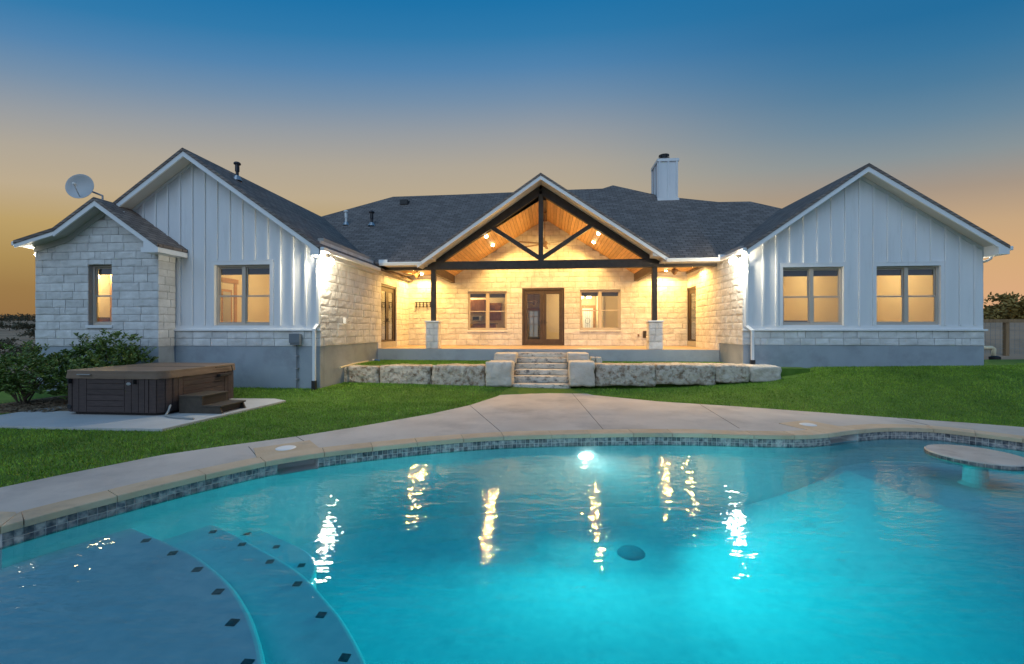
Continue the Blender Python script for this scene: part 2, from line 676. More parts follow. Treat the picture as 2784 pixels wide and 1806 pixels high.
def inside(X, Y, poly):
    X = np.asarray(X)
    Y = np.asarray(Y)
    res = np.zeros(X.shape, bool)
    n = len(poly)
    j = n - 1
    for i in range(n):
        xi, yi = poly[i]
        xj, yj = poly[j]
        if yi != yj:
            c = ((yi > Y) != (yj > Y)) & (X < (xj - xi) * (Y - yi) / (yj - yi) + xi)
            res ^= c
        j = i
    return res


deck_outer = deck_line + [Vector((14.5, 3.5, 0)), Vector((14.5, -3, 0)), Vector((-11, -3, 0)), Vector((-11, 2.6, 0))]
DECK_NP = poly_np(deck_outer)
POOL_NP = poly_np(OUT[::6])

# ------------------------------------------------------------------ terrain, lawn, deck
xs = sorted(set([-900, -600, -400, -280, -200, -140, -100, -75, -58, -46, -36, -30, -25] + [round(-22 + 1.0 * i, 2) for i in range(45)] + [25, 30, 36, 44, 55, 70, 90, 120, 160, 220, 320, 500, 900]))
ys = sorted(set([-300, -120, -50, -25] + [round(-14 + 1.0 * i, 2) for i in range(45)] + [33, 36, 40, 45, 52, 60, 70, 85, 100, 125, 150, 185, 230, 290, 370, 480, 650, 900, 1400]))


def terrain_z(x, y):
    z = -.06
    r = math.hypot(x, y)
    if x < -16:
        z -= min(3.2, (-16 - x) * .10)
    if r > 90 and x < 0:
        z += (min(r, 650) - 90) * .028
    if x > 13.5:
        k = min(1, (x - 13.5) / 3)
        z += .72 * k * min(1, max(0, (y - 9) / 5))
        if y > 21.5:
            z += 1.7 * min(1, (y - 21.5) / 4.5) * k
    z += .05 * math.sin(x * .9) * math.cos(y * .7) * min(1, max(0, (abs(x) - 14) / 6))
    return z


tv, tf = [], []
for y in ys:
    for x in xs:
        tv.append((x, y, terrain_z(x, y)))
nx = len(xs)
for j in range(len(ys) - 1):
    for i in range(nx - 1):
        mx_, my_ = (xs[i] + xs[i + 1]) / 2, (ys[j] + ys[j + 1]) / 2
        if -12 < mx_ < 15 and -3 < my_ < 12.5:
            continue
        if -15 < mx_ < 13 and 12 < my_ < 28:
            continue
        tf.append((j * nx + i, j * nx + i + 1, (j + 1) * nx + i + 1, (j + 1) * nx + i))
tag(mk('terrain', tv, tf, 'terrain', smooth=True), kind='structure')

lx = np.arange(-20, 24.01, .4)
ly = np.arange(2.4, 16.01, .4)
GX, GY = np.meshgrid(lx, ly)
GZ = lawn_z(GX, GY) - .02
lv = np.stack([GX.ravel(), GY.ravel(), GZ.ravel()], 1)
ind = inside(GX, GY, DECK_NP)
nlx = len(lx)
lf = []
SHR = poly_np([p for p in offset_loop(pool_all, .5)][::6])
inp = inside(GX, GY, SHR)
for j in range(len(ly) - 1):
    for i in range(nlx - 1):
        if inp[j, i] or inp[j + 1, i] or inp[j, i + 1] or inp[j + 1, i + 1]:
            continue
        if ly[j] < 3.0 and -11 < lx[i] < 14:
            continue
        lf.append((j * nlx + i, j * nlx + i + 1, (j + 1) * nlx + i + 1, (j + 1) * nlx + i))
tag(mk('lawn', lv.tolist(), lf, 'lawn', smooth=True), kind='structure')

# deck with pool hole
mb = MB()
mb.prism([[Vector((p.x, p.y, 0)) for p in deck_outer], [Vector((p.x, p.y, 0)) for p in reversed(OUT[::4])]], (0, 0, -.09))
tag(mb.build('pool_deck', 'deck'), kind='structure')
deck_o = bpy.data.objects['pool_deck']


def joint(a, b):
    A, B = atZ(*a, 0), atZ(*b, 0)
    A.z = B.z = .002
    m = MB()
    m.bar(A, B, .009, .004, up=(0, 0, 1))
    return m.build('joint', 'joint', deck_o)


joint((805, 1187), (858, 1218))
joint((1277, 1102), (1360, 1173))
joint((2440, 1137), (2540, 1160))
joint((1555, 1069), (1640, 1168))
joint((1900, 1098), (2010, 1165))
joint((676, 1215), (700, 1243))

# terrace (raised lawn between blocks and porch slab)
ST0, ST1 = atY(1352, 970, 14.0).x, atY(1596, 970, 14.0).x
mb = MB()
mb.box(XL + .05, ST0, 13.2, YP - .02, .0, .70)
mb.box(ST1, 7.6, 13.2, YP - .02, .0, .70)
ter = tag(mb.build('terrace', 'lawn'), kind='structure')

# ------------------------------------------------------------------ swimming pool
pool = empty('swimming_pool', (2, 4.5, 0), 'large curved swimming pool with turquoise water, tan coping and slate tile band', 'pool')
PW = offset_loop(pool_all, .03)          # wall face, set back under the coping lip
npl = len(pool_all)
niches = []


def nearest(px, py):
    q = atZ(px, py, 0)
    return min(range(N_VIS), key=lambda i: (pool_all[i] - q).length)


niche_ranges = [(nearest(756, 1251), nearest(868, 1234)), (nearest(2262, 1180), nearest(2336, 1170.5))]


def in_niche(i):
    return any(a <= i < b for a, b in niche_ranges)


FLOOR = -1.55
vs, fs = [], []
for i in range(npl):
    p = PW[i]
    vs += [(p.x, p.y, -.062), (p.x, p.y, -.225), (p.x, p.y, FLOOR + .25)]
fl = offset_loop(pool_all, -.25)
base = len(vs)
for p in fl:
    vs.append((p.x, p.y, FLOOR))
for i in range(npl):
    j = (i + 1) % npl
    if not in_niche(i):
        fs.append((3 * i, 3 * j, 3 * j + 1, 3 * i + 1))
    fs.append((3 * i + 1, 3 * j + 1, 3 * j + 2, 3 * i + 2))
    fs.append((3 * i + 2, 3 * j + 2, base + j, base + i))
sub = list(range(0, npl, 5))
tri = tessellate_polygon([[fl[i] for i in sub]])
for t in tri:
    fs.append(tuple(base + sub[i] for i in t))
mk('basin', vs, fs, 'plaster', pool)
for a, b in niche_ranges:
    A, B = PW[a], PW[b]
    t = (B - A).normalized()
    n = Vector((-t.y, t.x, 0))
    m = MB()
    A2, B2 = A + n * .3, B + n * .3
    v = [A, B, B2, A2]
    lo = [Vector((p.x, p.y, -.225)) for p in v]
    hi = [Vector((p.x, p.y, -.062)) for p in v]
    m.add(lo + hi, [(0, 1, 2, 3), (3, 2, 6, 7), (1, 2, 6, 5), (0, 3, 7, 4), (4, 5, 6, 7)])
    m.build('skimmer_throat', 'plastic_white', pool)

# coping stones
cop_idx = [0]
joints_px = [(66, 1416), (326.5, 1348.5), (550, 1294), (719, 1257.6), (882, 1232), (1013, 1217), (1137, 1204.5), (1255, 1194.5), (1373, 1187.5), (1495, 1183.6),
             (1607, 1181), (1723, 1179.5), (1824, 1179.5), (1932, 1181), (2046, 1184), (2161, 1185.2), (2255, 1180.4), (2342, 1169.6), (2421, 1164.5), (2533, 1167), (2652, 1178.8), (2784, 1194.6)]
cop_idx += [nearest(x, y) for x, y in joints_px] + [N_VIS - 1]
k = N_VIS - 1
while k < npl - 10:
    k += 10
    cop_idx.append(min(k, npl))
cop_idx[-1] = npl
for a, b in zip(cop_idx[:-1], cop_idx[1:]):
    idx = list(range(a, b + 1))
    g = .05
    inner = [pool_all[i % npl].copy() for i in idx]
    outer = [OUT[i % npl].copy() for i in idx]
    for lp in (inner, outer):
        lp[0] = lp[0].lerp(lp[1], g)
        lp[-1] = lp[-1].lerp(lp[-2], g)
    if (a, b) == (cop_idx[4], cop_idx[5]) or (a, b) == (cop_idx[16], cop_idx[17]):
        pass
    dz = rng.uniform(.006, .012)
    n = len(idx)
    v, f = [], []
    for pi, po in zip(inner, outer):
        v += [(pi.x, pi.y, dz - .008), (pi.x * .97 + po.x * .03, pi.y * .97 + po.y * .03, dz), (po.x, po.y, dz), (po.x, po.y, -.062), (pi.x, pi.y, -.062)]
    for i in range(n - 1):
        for q in range(5):
            f.append((5 * i + q, 5 * i + (q + 1) % 5, 5 * i + 5 + (q + 1) % 5, 5 * i + 5 + q))
    f.append((0, 1, 2, 3, 4))
    f.append(tuple(5 * (n - 1) + q for q in (4, 3, 2, 1, 0)))
    mk('coping_stone', v, f, 'coping', pool)

# waterline tiles, two rows
tb = bmesh.new()
bmesh.ops.create_cube(tb, size=1)
for v in tb.verts:
    v.co = Vector((v.co.x * .0685, v.co.y * .010, v.co.z * .0685))
bmesh.ops.bevel(tb, geom=list(tb.edges), offset=.003, segments=1, affect='EDGES')
tile_me = bpy.data.meshes.new('tile')
tb.to_mesh(tile_me)
tb.free()
tile_me.materials.append(MATS['slate_tile'])
tiles = []
for i in range(npl):
    if in_niche(i):
        continue
    a, b = PW[i], PW[(i + 1) % npl]
    t = (b - a).normalized()
    nrm = Vector((-t.y, t.x, 0))
    c = (a + b) / 2 - nrm * .004
    for r_ in range(2):
        z = -.062 - .040 - r_ * TILE
        M4 = Matrix.Translation((c.x, c.y, z)) @ Matrix.Rotation(math.atan2(t.y, t.x), 4, 'Z')
        px, py, D = proj((c.x, c.y, z))
        vis = D > .5 and -40 < px < 2824 and py < 1850 and i < N_VIS
        face = abs(nrm.dot(Vector((c.x, c.y, 0)).normalized())) if vis else 0
        tiles.append((face / (D * D) if vis else 0, M4))
tiles.sort(key=lambda q: -q[0])
band = mk('tile_band', *(lambda L: (L[0], L[1]))((
    [c for i in range(npl) for c in ((PW[i].x, PW[i].y, -.0625), (PW[i].x, PW[i].y, -.062 - 2 * TILE - .003))],
    [(2 * i, 2 * ((i + 1) % npl), 2 * ((i + 1) % npl) + 1, 2 * i + 1) for i in range(npl) if not in_niche(i)])), 'grout', pool)
for v in band.data.vertices:      # grout sits just proud of the plaster
    pass
band_off = offset_loop(pool_all, .0275)
for i in range(npl):
    for q in range(2):
        band.data.vertices[2 * i + q].co.x = band_off[i].x
        band.data.vertices[2 * i + q].co.y = band_off[i].y
for s_, M4 in tiles[:300]:
    o = bpy.data.objects.new('tile', tile_me)
    COL.objects.link(o)
    o.parent = band
    o.matrix_basis = M4
bm = bmesh.new()
for s_, M4 in tiles[300:]:
    k0 = len(bm.verts)
    bm.from_mesh(tile_me)
    bm.verts.ensure_lookup_table()
    for v in bm.verts[k0:]:
        v.co = M4 @ v.co
me = bpy.data.meshes.new('far_tiles')
bm.to_mesh(me)
bm.free()
me.materials.append(MATS['slate_tile'])
tag(new_obj('tile_course', me, pool), kind='stuff')

# steps and tanning ledge
L1, L2, L3 = -.40, -.66, -.92


def ledge(name, px, z, tail, bev):
    c = catmull([atZ(x, y, z) for x, y in px], .05)
    pts = c + [Vector((x, y, z)) for x, y in tail]
    m = MB()
    m.prism(pts, (0, 0, FLOOR - z))
    return m.build(name, 'plaster', pool, bevel=bev, seg=4)


e1 = [(300, 1395), (365.5, 1432), (483, 1482), (550, 1516), (630, 1583), (681, 1659), (710, 1734), (725, 1806), (726, 1900), (715, 2100)]
e2 = [(450, 1365), (521, 1400), (609, 1436), (714, 1491), (819, 1554), (903, 1642), (950, 1705), (998, 1797), (1020, 1880), (1035, 2050)]
e3 = [(530, 1362), (613, 1398), (714, 1440), (790, 1474), (836, 1499), (857, 1524), (859, 1552), (845, 1585)]
ledge('tanning_ledge', e1, L1, [(-1.6, .4), (-8, .4), (-8, 6)], .05)
ledge('pool_step', e2, L2, [(-.7, .4), (-8, .4), (-8, 6)], .045)
ledge('pool_step', e3, L3, [(-5.5, 3.0), (-7, 6)], .045)
d1 = [(326, 1439), (397, 1470), (469.5, 1504.5), (536, 1549), (593, 1609), (632, 1693), (670, 1805)]
d2 = [(513, 1419), (579, 1446), (658, 1480.5), (734, 1527.5), (808.5, 1588), (873.5, 1672.5), (937, 1788.5)]
d3 = [(606, 1420.5), (672, 1451), (751.5, 1487), (820, 1537.5)]
for dl_, z in ((d1, L1), (d2, L2), (d3, L3)):
    for q, (x, y) in enumerate(dl_):
        c = atZ(x, y, z + .003)
        nx_ = dl_[min(q + 1, len(dl_) - 1)]
        pv = dl_[max(q - 1, 0)]
        t = (atZ(*nx_, z) - atZ(*pv, z)).normalized()
        s = Vector((-t.y, t.x, 0))
        h = .05
        m = MB()
        m.prism([c + t * h * 1.1, c + s * h, c - t * h * 1.1, c - s * h], (0, 0, .004))
        m.build('step_tile', 'step_tile', pool)
# bench on the right
bz = -.62
b1 = [(2230, 1235), (2295, 1271), (2397, 1313.5), (2503, 1354), (2601, 1381.5), (2700, 1395), (2850, 1400)]
bc = catmull([atZ(x, y, bz) for x, y in b1], .08)
vs, fs = [], []
nb_ = len(bc)
for i_, p in enumerate(bc):
    t = (bc[min(i_ + 2, nb_ - 1)] - bc[max(i_ - 2, 0)]).normalized()
    o_n = Vector((t.y, -t.x, 0))
    for d_, z_ in ((0, bz), (.06, bz - .012), (.16, bz - .05), (.9, bz - .30), (2.0, FLOOR + .26), (2.9, FLOOR + .11), (3.8, FLOOR + .03), (4.8, FLOOR - .01)):
        vs.append((p.x + o_n.x * d_, p.y + o_n.y * d_, z_))
for i_ in range(nb_ - 1):
    for k in range(7):
        a = i_ * 8 + k
        fs.append((a, a + 8, a + 9, a + 1))
tail_ = [(13, 4.6, bz), (13, 9.5, bz), (5.0, 9.5, bz)]
b0_ = len(vs)
vs += tail_
loop_ = [i_ * 8 for i_ in range(nb_)] + [b0_, b0_ + 1, b0_ + 2]
for t_ in tessellate_polygon([[Vector(vs[q]) for q in loop_]]):
    fs.append(tuple(loop_[q] for q in t_))
mk('bench', vs, fs, 'plaster', pool, smooth=True)
for x, y in [(2283, 1218), (2370, 1223), (2421, 1217.5), (2475, 1212)]:
    c = atZ(x, y, bz + .003)
    m = MB()
    m.prism([c + Vector((.055, 0, 0)), c + Vector((0, .045, 0)), c - Vector((.055, 0, 0)), c - Vector((0, .045, 0))], (0, 0, .004))
    m.build('step_tile', 'step_tile', pool)
# pool light and drain
il = nearest(1595, 1181)
lp = PW[il]
lz = CZ - (1240 - HY) * proj(lp)[2] / F
v, f = lathe([(0, 0), (.10, .0), (.125, -.012), (.135, -.03)], 24)
rim = [(lp.x + x, lp.y - .035 + z * -1.0 - .02, lz + y * .45) for x, y, z in v]
mk('pool_lamp', rim, f, 'pool_lens', pool, smooth=True)
dc = atZ(1716, 1507, FLOOR)
v, f = lathe([(.0, .07), (.10, .068), (.18, .05), (.21, .02), (.215, 0)], 24, (dc.x, dc.y, FLOOR))
mat('drain', (.14, .34, .42), rough=.8)
mk('drain_cover', v, f, 'drain', pool, smooth=True)
pl = lamp('pool_light', (lp.x, lp.y - .25, lz), 440, (1, .98, .94), 'SPOT', radius=.12, spot_size=R(100), spot_blend=1.0)
pl.scale = (5.0, 1.0, 1.0)
aim(pl, (lp.x - .3, lp.y - 4, lz + .25))

pl2 = lamp('pool_light', (lp.x, lp.y - .25, lz), 75, (1, .98, .94), 'SPOT', radius=.12, spot_size=R(176), spot_blend=.9)
aim(pl2, (lp.x, lp.y - 4, lz + .3))
pl3 = lamp('pool_light', (lp.x, lp.y - .25, lz), 720, (1, .98, .94), 'SPOT', radius=.12, spot_size=R(76), spot_blend=1.0)
pl3.scale = (1.7, 1.0, 1.0)
aim(pl3, (lp.x + 4.0, lp.y - 3.0, lz - .05))

# water
mw = bpy.data.materials.new('water')
mw.use_nodes = True
nt = mw.node_tree
n, l = nt.nodes, nt.links
n.clear()
o_ = n.new('ShaderNodeOutputMaterial')
mx = n.new('ShaderNodeMixShader')
tr = n.new('ShaderNodeBsdfTransparent')
gl = n.new('ShaderNodeBsdfGlossy')
gl.inputs['Roughness'].default_value = .006
fr = n.new('ShaderNodeFresnel')
fr.inputs['IOR'].default_value = 1.33
geo = n.new('ShaderNodeNewGeometry')
mp = n.new('ShaderNodeMapping')
mp.inputs['Scale'].default_value = (.75, 1.7, 1.0)
l.new(geo.outputs['Position'], mp.inputs[0])
n1 = n.new('ShaderNodeTexNoise')
n1.inputs['Scale'].default_value = 4.2
n1.inputs['Detail'].default_value = 2
n2 = n.new('ShaderNodeTexNoise')
n2.inputs['Scale'].default_value = 13.0
n2.inputs['Detail'].default_value = 1
l.new(mp.outputs[0], n1.inputs['Vector'])
l.new(mp.outputs[0], n2.inputs['Vector'])
ma = n.new('ShaderNodeMath')
ma.operation = 'MULTIPLY_ADD'
ma.inputs[1].default_value = .30
l.new(n2.outputs['Fac'], ma.inputs[0])
l.new(n1.outputs['Fac'], ma.inputs[2])
bp = n.new('ShaderNodeBump')
bp.inputs['Strength'].default_value = .42
bp.inputs['Distance'].default_value = .02
l.new(ma.outputs[0], bp.inputs['Height'])
l.new(bp.outputs[0], gl.inputs['Normal'])
l.new(bp.outputs[0], fr.inputs['Normal'])
l.new(fr.outputs[0], mx.inputs[0])
l.new(tr.outputs[0], mx.inputs[1])
l.new(gl.outputs[0], mx.inputs[2])
l.new(mx.outputs[0], o_.inputs['Surface'])
va = n.new('ShaderNodeVolumeAbsorption')
va.inputs['Color'].default_value = (.22, .955, .975, 1)
va.inputs['Density'].default_value = 1.0
vsn = n.new('ShaderNodeVolumeScatter')
vsn.inputs['Color'].default_value = (.75, .97, 1, 1)
vsn.inputs['Density'].default_value = .025
vad = n.new('ShaderNodeAddShader')
l.new(va.outputs[0], vad.inputs[0])
l.new(vsn.outputs[0], vad.inputs[1])
l.new(vad.outputs[0], o_.inputs['Volume'])
MATS['water'] = mw
wl_ = offset_loop(pool_all, .045)[::3]
m = MB()
m.prism([Vector((p.x, p.y, WATER)) for p in wl_], (0, 0, FLOOR - .15 - WATER))
tag(m.build('pool_water', 'water'), kind='structure')

# round stone table standing in the pool
tpts = [atZ(x, y, -.13) for x, y in [(2504, 1216.7), (2556, 1209.4), (2658, 1215.7), (2560, 1236), (2658, 1255), (2724, 1228), (2784, 1243), (2784, 1267)]]
A_ = np.array([[2 * p.x, 2 * p.y, 1] for p in tpts])
b_ = np.array([p.x ** 2 + p.y ** 2 for p in tpts])
sol = np.linalg.lstsq(A_, b_, rcond=None)[0]
tcx, tcy = sol[0], sol[1]
trad = math.sqrt(max(.05, sol[2] + tcx ** 2 + tcy ** 2))
print('table', tcx, tcy, trad)
tbl = empty('pool_table', (tcx, tcy, bz), 'round tan stone table standing in the pool at the right', 'table')
v, f = lathe([(0, -.13), (trad - .012, -.13), (trad, -.142), (trad, -.205), (trad - .01, -.22), (.0, -.22)], 48, (tcx, tcy, 0))
mk('table_top', v, f, 'table_stone', tbl)
m = MB()
for k in range(44):
    a0 = 2 * math.pi * (k + .06) / 44
    a1 = 2 * math.pi * (k + .94) / 44
    vv = []
    for rr, zz in ((trad + .001, -.200), (trad + .007, -.198), (trad + .007, -.148), (trad + .001, -.146)):
        vv += [(tcx + rr * math.cos(a0), tcy + rr * math.sin(a0), zz), (tcx + rr * math.cos(a1), tcy + rr * math.sin(a1), zz)]
    m.add(vv, [(0, 1, 3, 2), (2, 3, 5, 4), (4, 5, 7, 6), (0, 2, 4, 6), (1, 7, 5, 3)])
m.build('rim_tiles', 'slate_tile', tbl)
v, f = lathe([(.20, bz), (.15, bz + .05), (.13, -.22)], 24, (tcx, tcy, 0))
mk('pedestal', v, f, 'plaster', tbl)

# skimmer lids set in tan stone squares
for (px, py), lab in (((777, 1220), 'round white skimmer lid in the deck left of the pool steps path'), ((2197, 1156), 'round white skimmer lid in the deck near the pool table')):
    c = atZ(px, py, 0)
    e = empty('skimmer_lid', (c.x, c.y, 0), lab, 'lid', 'skimmer lids in the pool deck')
    d_i = min(range(N_VIS), key=lambda i: (OUT[i] - c).length)
    t = (OUT[min(d_i + 4, N_VIS - 1)] - OUT[max(0, d_i - 4)]).normalized()
    s = Vector((-t.y, t.x, 0))
    h = .30
    m = MB()
    m.prism([c - t * .42 - s * h, c + t * .42 - s * h, c + t * .40 + s * h, c - t * .40 + s * h], (0, 0, .008))
    m.build('stone_surround', 'coping', e)
    v, f = lathe([(0, .020), (.12, .020), (.125, .016), (.14, .014), (.145, .009)], 32, (c.x, c.y, 0))
    mk('lid', v, f, 'plastic_white', e)

# ------------------------------------------------------------------ HOUSE
house = empty('house', (0, 16, 0), 'long white ranch house with stone walls, board siding gables and a timber porch', 'house')

STONES = []          # (score, matrix, wall object)
stone_mes = []
for k in range(18):
    bm = bmesh.new()
    nxs, nzs = 5, 4
    grid = []
    rr = random.Random(100 + k)
    tx, tz = rr.uniform(-.25, .25), rr.uniform(-.25, .25)
    for j in range(nzs):
        row = []
        for i in range(nxs):
            x = -.5 + i / (nxs - 1)
            z = -.5 + j / (nzs - 1)
            edge = i in (0, nxs - 1) or j in (0, nzs - 1)
            y = -.72 if edge else -(.90 + .6 * tx * x + .6 * tz * z + rr.uniform(-.15, .15))
            if edge:
                y += rr.uniform(-.12, .12)
            else:
                x += rr.uniform(-.05, .05)
                z += rr.uniform(-.05, .05)
            if i == 1:
                x -= .14
            if i == nxs - 2:
                x += .14
            if j == 1:
                z -= .09
            if j == nzs - 2:
                z += .09
            row.append(bm.verts.new((x, y, z)))
        grid.append(row)
    back = [bm.verts.new((-.5, 0, -.5)), bm.verts.new((.5, 0, -.5)), bm.verts.new((.5, 0, .5)), bm.verts.new((-.5, 0, .5))]
    for j in range(nzs - 1):
        for i in range(nxs - 1):
            bm.faces.new((grid[j][i], grid[j][i + 1], grid[j + 1][i + 1], grid[j + 1][i]))
    bm.faces.new([grid[0][i] for i in reversed(range(nxs))] + [back[0], back[1]])
    bm.faces.new([grid[-1][i] for i in range(nxs)] + [back[2], back[3]])
    bm.faces.new([grid[j][0] for j in range(nzs)] + [back[3], back[0]])
    bm.faces.new([grid[j][-1] for j in reversed(range(nzs))] + [back[1], back[2]])
    bmesh.ops.recalc_face_normals(bm, faces=bm.faces)
    me = bpy.data.meshes.new('stone')
    bm.to_mesh(me)
    bm.free()
    me.materials.append(MATS['stone'])
    stone_mes.append(me)


def lay_stones(wall, org, udir, W, z0, z1, holes=(), rowh=.235, clip=None, nrm=None, lmin=.34, lmax=.74, depth=.030, rows=None):
    """rows of split stone on a wall; udir along, nrm outward; holes (u0,u1,z0,z1); clip(u, z) -> keep"""
    org = Vector(org)
    ud = Vector(udir).normalized()
    n = Vector(nrm).normalized()
    nrow = rows or max(1, round((z1 - z0) / rowh))
    hs = [rng.uniform(.9, 1.1) for _ in range(nrow)]
    s = (z1 - z0) / sum(hs)
    z = z0
    g = .012
    for h in hs:
        za, zb = z, z + h * s
        z = zb
        cuts = [0.0]
        blocks = [hh for hh in holes if hh[3] > za + .01 and hh[2] < zb - .01]
        u = rng.uniform(.15, lmax)
        while u < W - .16:
            cuts.append(u)
            u += rng.uniform(lmin, lmax) if rng.random() > .12 else rng.uniform(.16, .26)
        cuts.append(W)
        for hh in blocks:
            cuts = [c for c in cuts if not (abs(c - hh[0]) < .12 or abs(c - hh[1]) < .12)] + [c for c in hh[:2] if 0 < c < W]
        cuts = sorted(set([0.0, W] + cuts))
        for a, b in zip(cuts[:-1], cuts[1:]):
            if b - a < .03:
                continue
            c0, c1 = za, zb
            mid = (a + b) / 2
            segs = [(c0, c1)]
            for hh in blocks:
                if hh[0] - .001 < mid < hh[1] + .001:
                    ns = []
                    for s0, s1 in segs:
                        if hh[2] > s0:
                            ns.append((s0, min(s1, hh[2])))
                        if hh[3] < s1:
                            ns.append((max(s0, hh[3]), s1))
                    segs = ns
            for s0, s1 in segs:
                if s1 - s0 < .035:
                    continue
                if clip and not clip(mid, (s0 + s1) / 2):
                    continue
                c = org + ud * mid + Vector((0, 0, (s0 + s1) / 2))
                X = ud * (b - a - g)
                Zv = Vector((0, 0, 1)) * (s1 - s0 - g)
                Yv = -n * depth * rng.uniform(.75, 1.25)
                M4 = Matrix(((X.x, Yv.x, Zv.x, c.x), (X.y, Yv.y, Zv.y, c.y), (X.z, Yv.z, Zv.z, c.z), (0, 0, 0, 1)))
                px, py, D = proj(c)
                view = (Vector((0, 0, CZ)) - c).normalized()
                sc = (b - a) * (s1 - s0) * max(0, view.dot(n)) / (D * D) if D > 0 and -30 < px < 2814 else 0
                STONES.append((sc, M4, wall, rng.randrange(18)))


def finish_stones(limit=300):
    STONES.sort(key=lambda q: -q[0])
    for sc, M4, wall, k in STONES[:limit]:
        o = bpy.data.objects.new('stone', stone_mes[k])
        COL.objects.link(o)
        o.parent = wall
        o.matrix_basis = M4
    restw = {}
    for sc, M4, wall, k in STONES[limit:]:
        restw.setdefault(wall.name, []).append((M4, k))
    for wname, lst in restw.items():
        VS, FS = [], []
        for M4, k in lst:
            b0 = len(VS)
            me = stone_mes[k]
            VS += [tuple(M4 @ v.co) for v in me.vertices]
            FS += [tuple(i + b0 for i in p.vertices) for p in me.polygons]
        o = mk('stone_course', VS, FS, 'stone', bpy.data.objects[wname])
        tag(o, kind='stuff')


def wall_y(name, outline, holes, Y, thick, material):
    """wall parallel to X; outline [(x,z)], holes [(x0,x1,z0,z1)]"""
    loops = [[Vector((x, Y, z)) for x, z in outline]]
    for h in holes:
        loops.append([Vector((h[0], Y, h[2])), Vector((h[0], Y, h[3])), Vector((h[1], Y, h[3])), Vector((h[1], Y, h[2]))])
    m = MB()
    m.prism(loops, (0, thick, 0))
    return m.build(name, material, house)


def wall_x(name, y0, y1, z0, z1, holes, X, thick, material):
    loops = [[Vector((X, y0, z0)), Vector((X, y1, z0)), Vector((X, y1, z1)), Vector((X, y0, z1))]]
    for h in holes:
        loops.append([Vector((X, h[0], h[2])), Vector((X, h[0], h[3])), Vector((X, h[1], h[3])), Vector((X, h[1], h[2]))])
    m = MB()
    m.prism(loops, (thick, 0, 0))
    return m.build(name, material, house)


def px_rect(x0, x1, y0, y1, Y):
    a, b = atY(x0, (y0 + y1) / 2, Y), atY(x1, (y0 + y1) / 2, Y)
    cxp = (x0 + x1) / 2
    return (a.x, b.x, atY(cxp, y1, Y).z, atY(cxp, y0, Y).z)


# openings
win_left = px_rect(584, 735, 720, 885, YL)
win_bay = px_rect(242, 305, 720, 884, YS)
win_r1 = px_rect(2127, 2293, 726, 884, YR)
win_r2 = px_rect(2381, 2556, 723, 883.5, YR)
win_k = px_rect(1272.6, 1377.6, 793, 897.6, YB)
win_e = px_rect(1576.5, 1687, 788.5, 897, YB)
fdoor = px_rect(1419.7, 1534.1, 784, 934, YB)
fdoor = (fdoor[0], fdoor[1], SLAB + .02, fdoor[3])
for k_, w_ in (('left', win_left), ('bay', win_bay), ('r1', win_r1), ('r2', win_r2), ('k', win_k), ('e', win_e), ('door', fdoor)):
    print(k_, [round(q, 2) for q in w_], round(w_[1] - w_[0], 2), round(w_[3] - w_[2], 2))


def box_part(name, x0, x1, y0, y1, z0, z1, material, parent, bevel=0):
    m = MB()
    m.box(x0, x1, y0, y1, z0, z1)
    return m.build(name, material, parent, bevel=bevel)


def window(op, Y, cols=2, recess=.06, shade=.21, trim=None):
    """double-hung window unit in an opening of a wall parallel to X"""
    x0, x1, z0, z1 = op
    y0 = Y + recess
    fw = .055
    m = MB()
    m.box(x0, x0 + fw, y0, y0 + .09, z0, z1)
    m.box(x1 - fw, x1, y0, y0 + .09, z0, z1)
    m.box(x0 + fw, x1 - fw, y0, y0 + .09, z1 - fw, z1)
    m.box(x0 + fw, x1 - fw, y0 - .015, y0 + .09, z0, z0 + fw)
    if cols == 2:
        xm = (x0 + x1) / 2
        m.box(xm - .055, xm + .055, y0 - .008, y0 + .09, z0 + fw, z1 - fw)
        spans = [(x0 + fw, xm - .055), (xm + .055, x1 - fw)]
    else:
        spans = [(x0 + fw, x1 - fw)]
    w = m.build('window', 'window_frame', house, bevel=.006)
    zm = z0 + (z1 - z0) * .487
    for a, b in spans:
        s = MB()
        st = .03
        for (q0, q1, yy) in ((z0 + fw, zm + .02, y0 + .022), (zm - .02, z1 - fw, y0 + .052)):
            s.box(a, a + st, yy, yy + .028, q0, q1)
            s.box(b - st, b, yy, yy + .028, q0, q1)
            s.box(a + st, b - st, yy, yy + .028, q0, q0 + .04)
            s.box(a + st, b - st, yy, yy + .028, q1 - .04, q1)
            p = MB()
            p.box(a + st, b - st, yy + .012, yy + .016, q0 + .04, q1 - .04)
            p.build('pane', 'window_glass', w)
        s.build('sash', 'window_frame', w)
        box_part('roller_shade', a + .01, b - .01, y0 + .10, y0 + .112, z1 - fw - shade, z1 - fw + .02, 'shade_cloth', w)
    return w


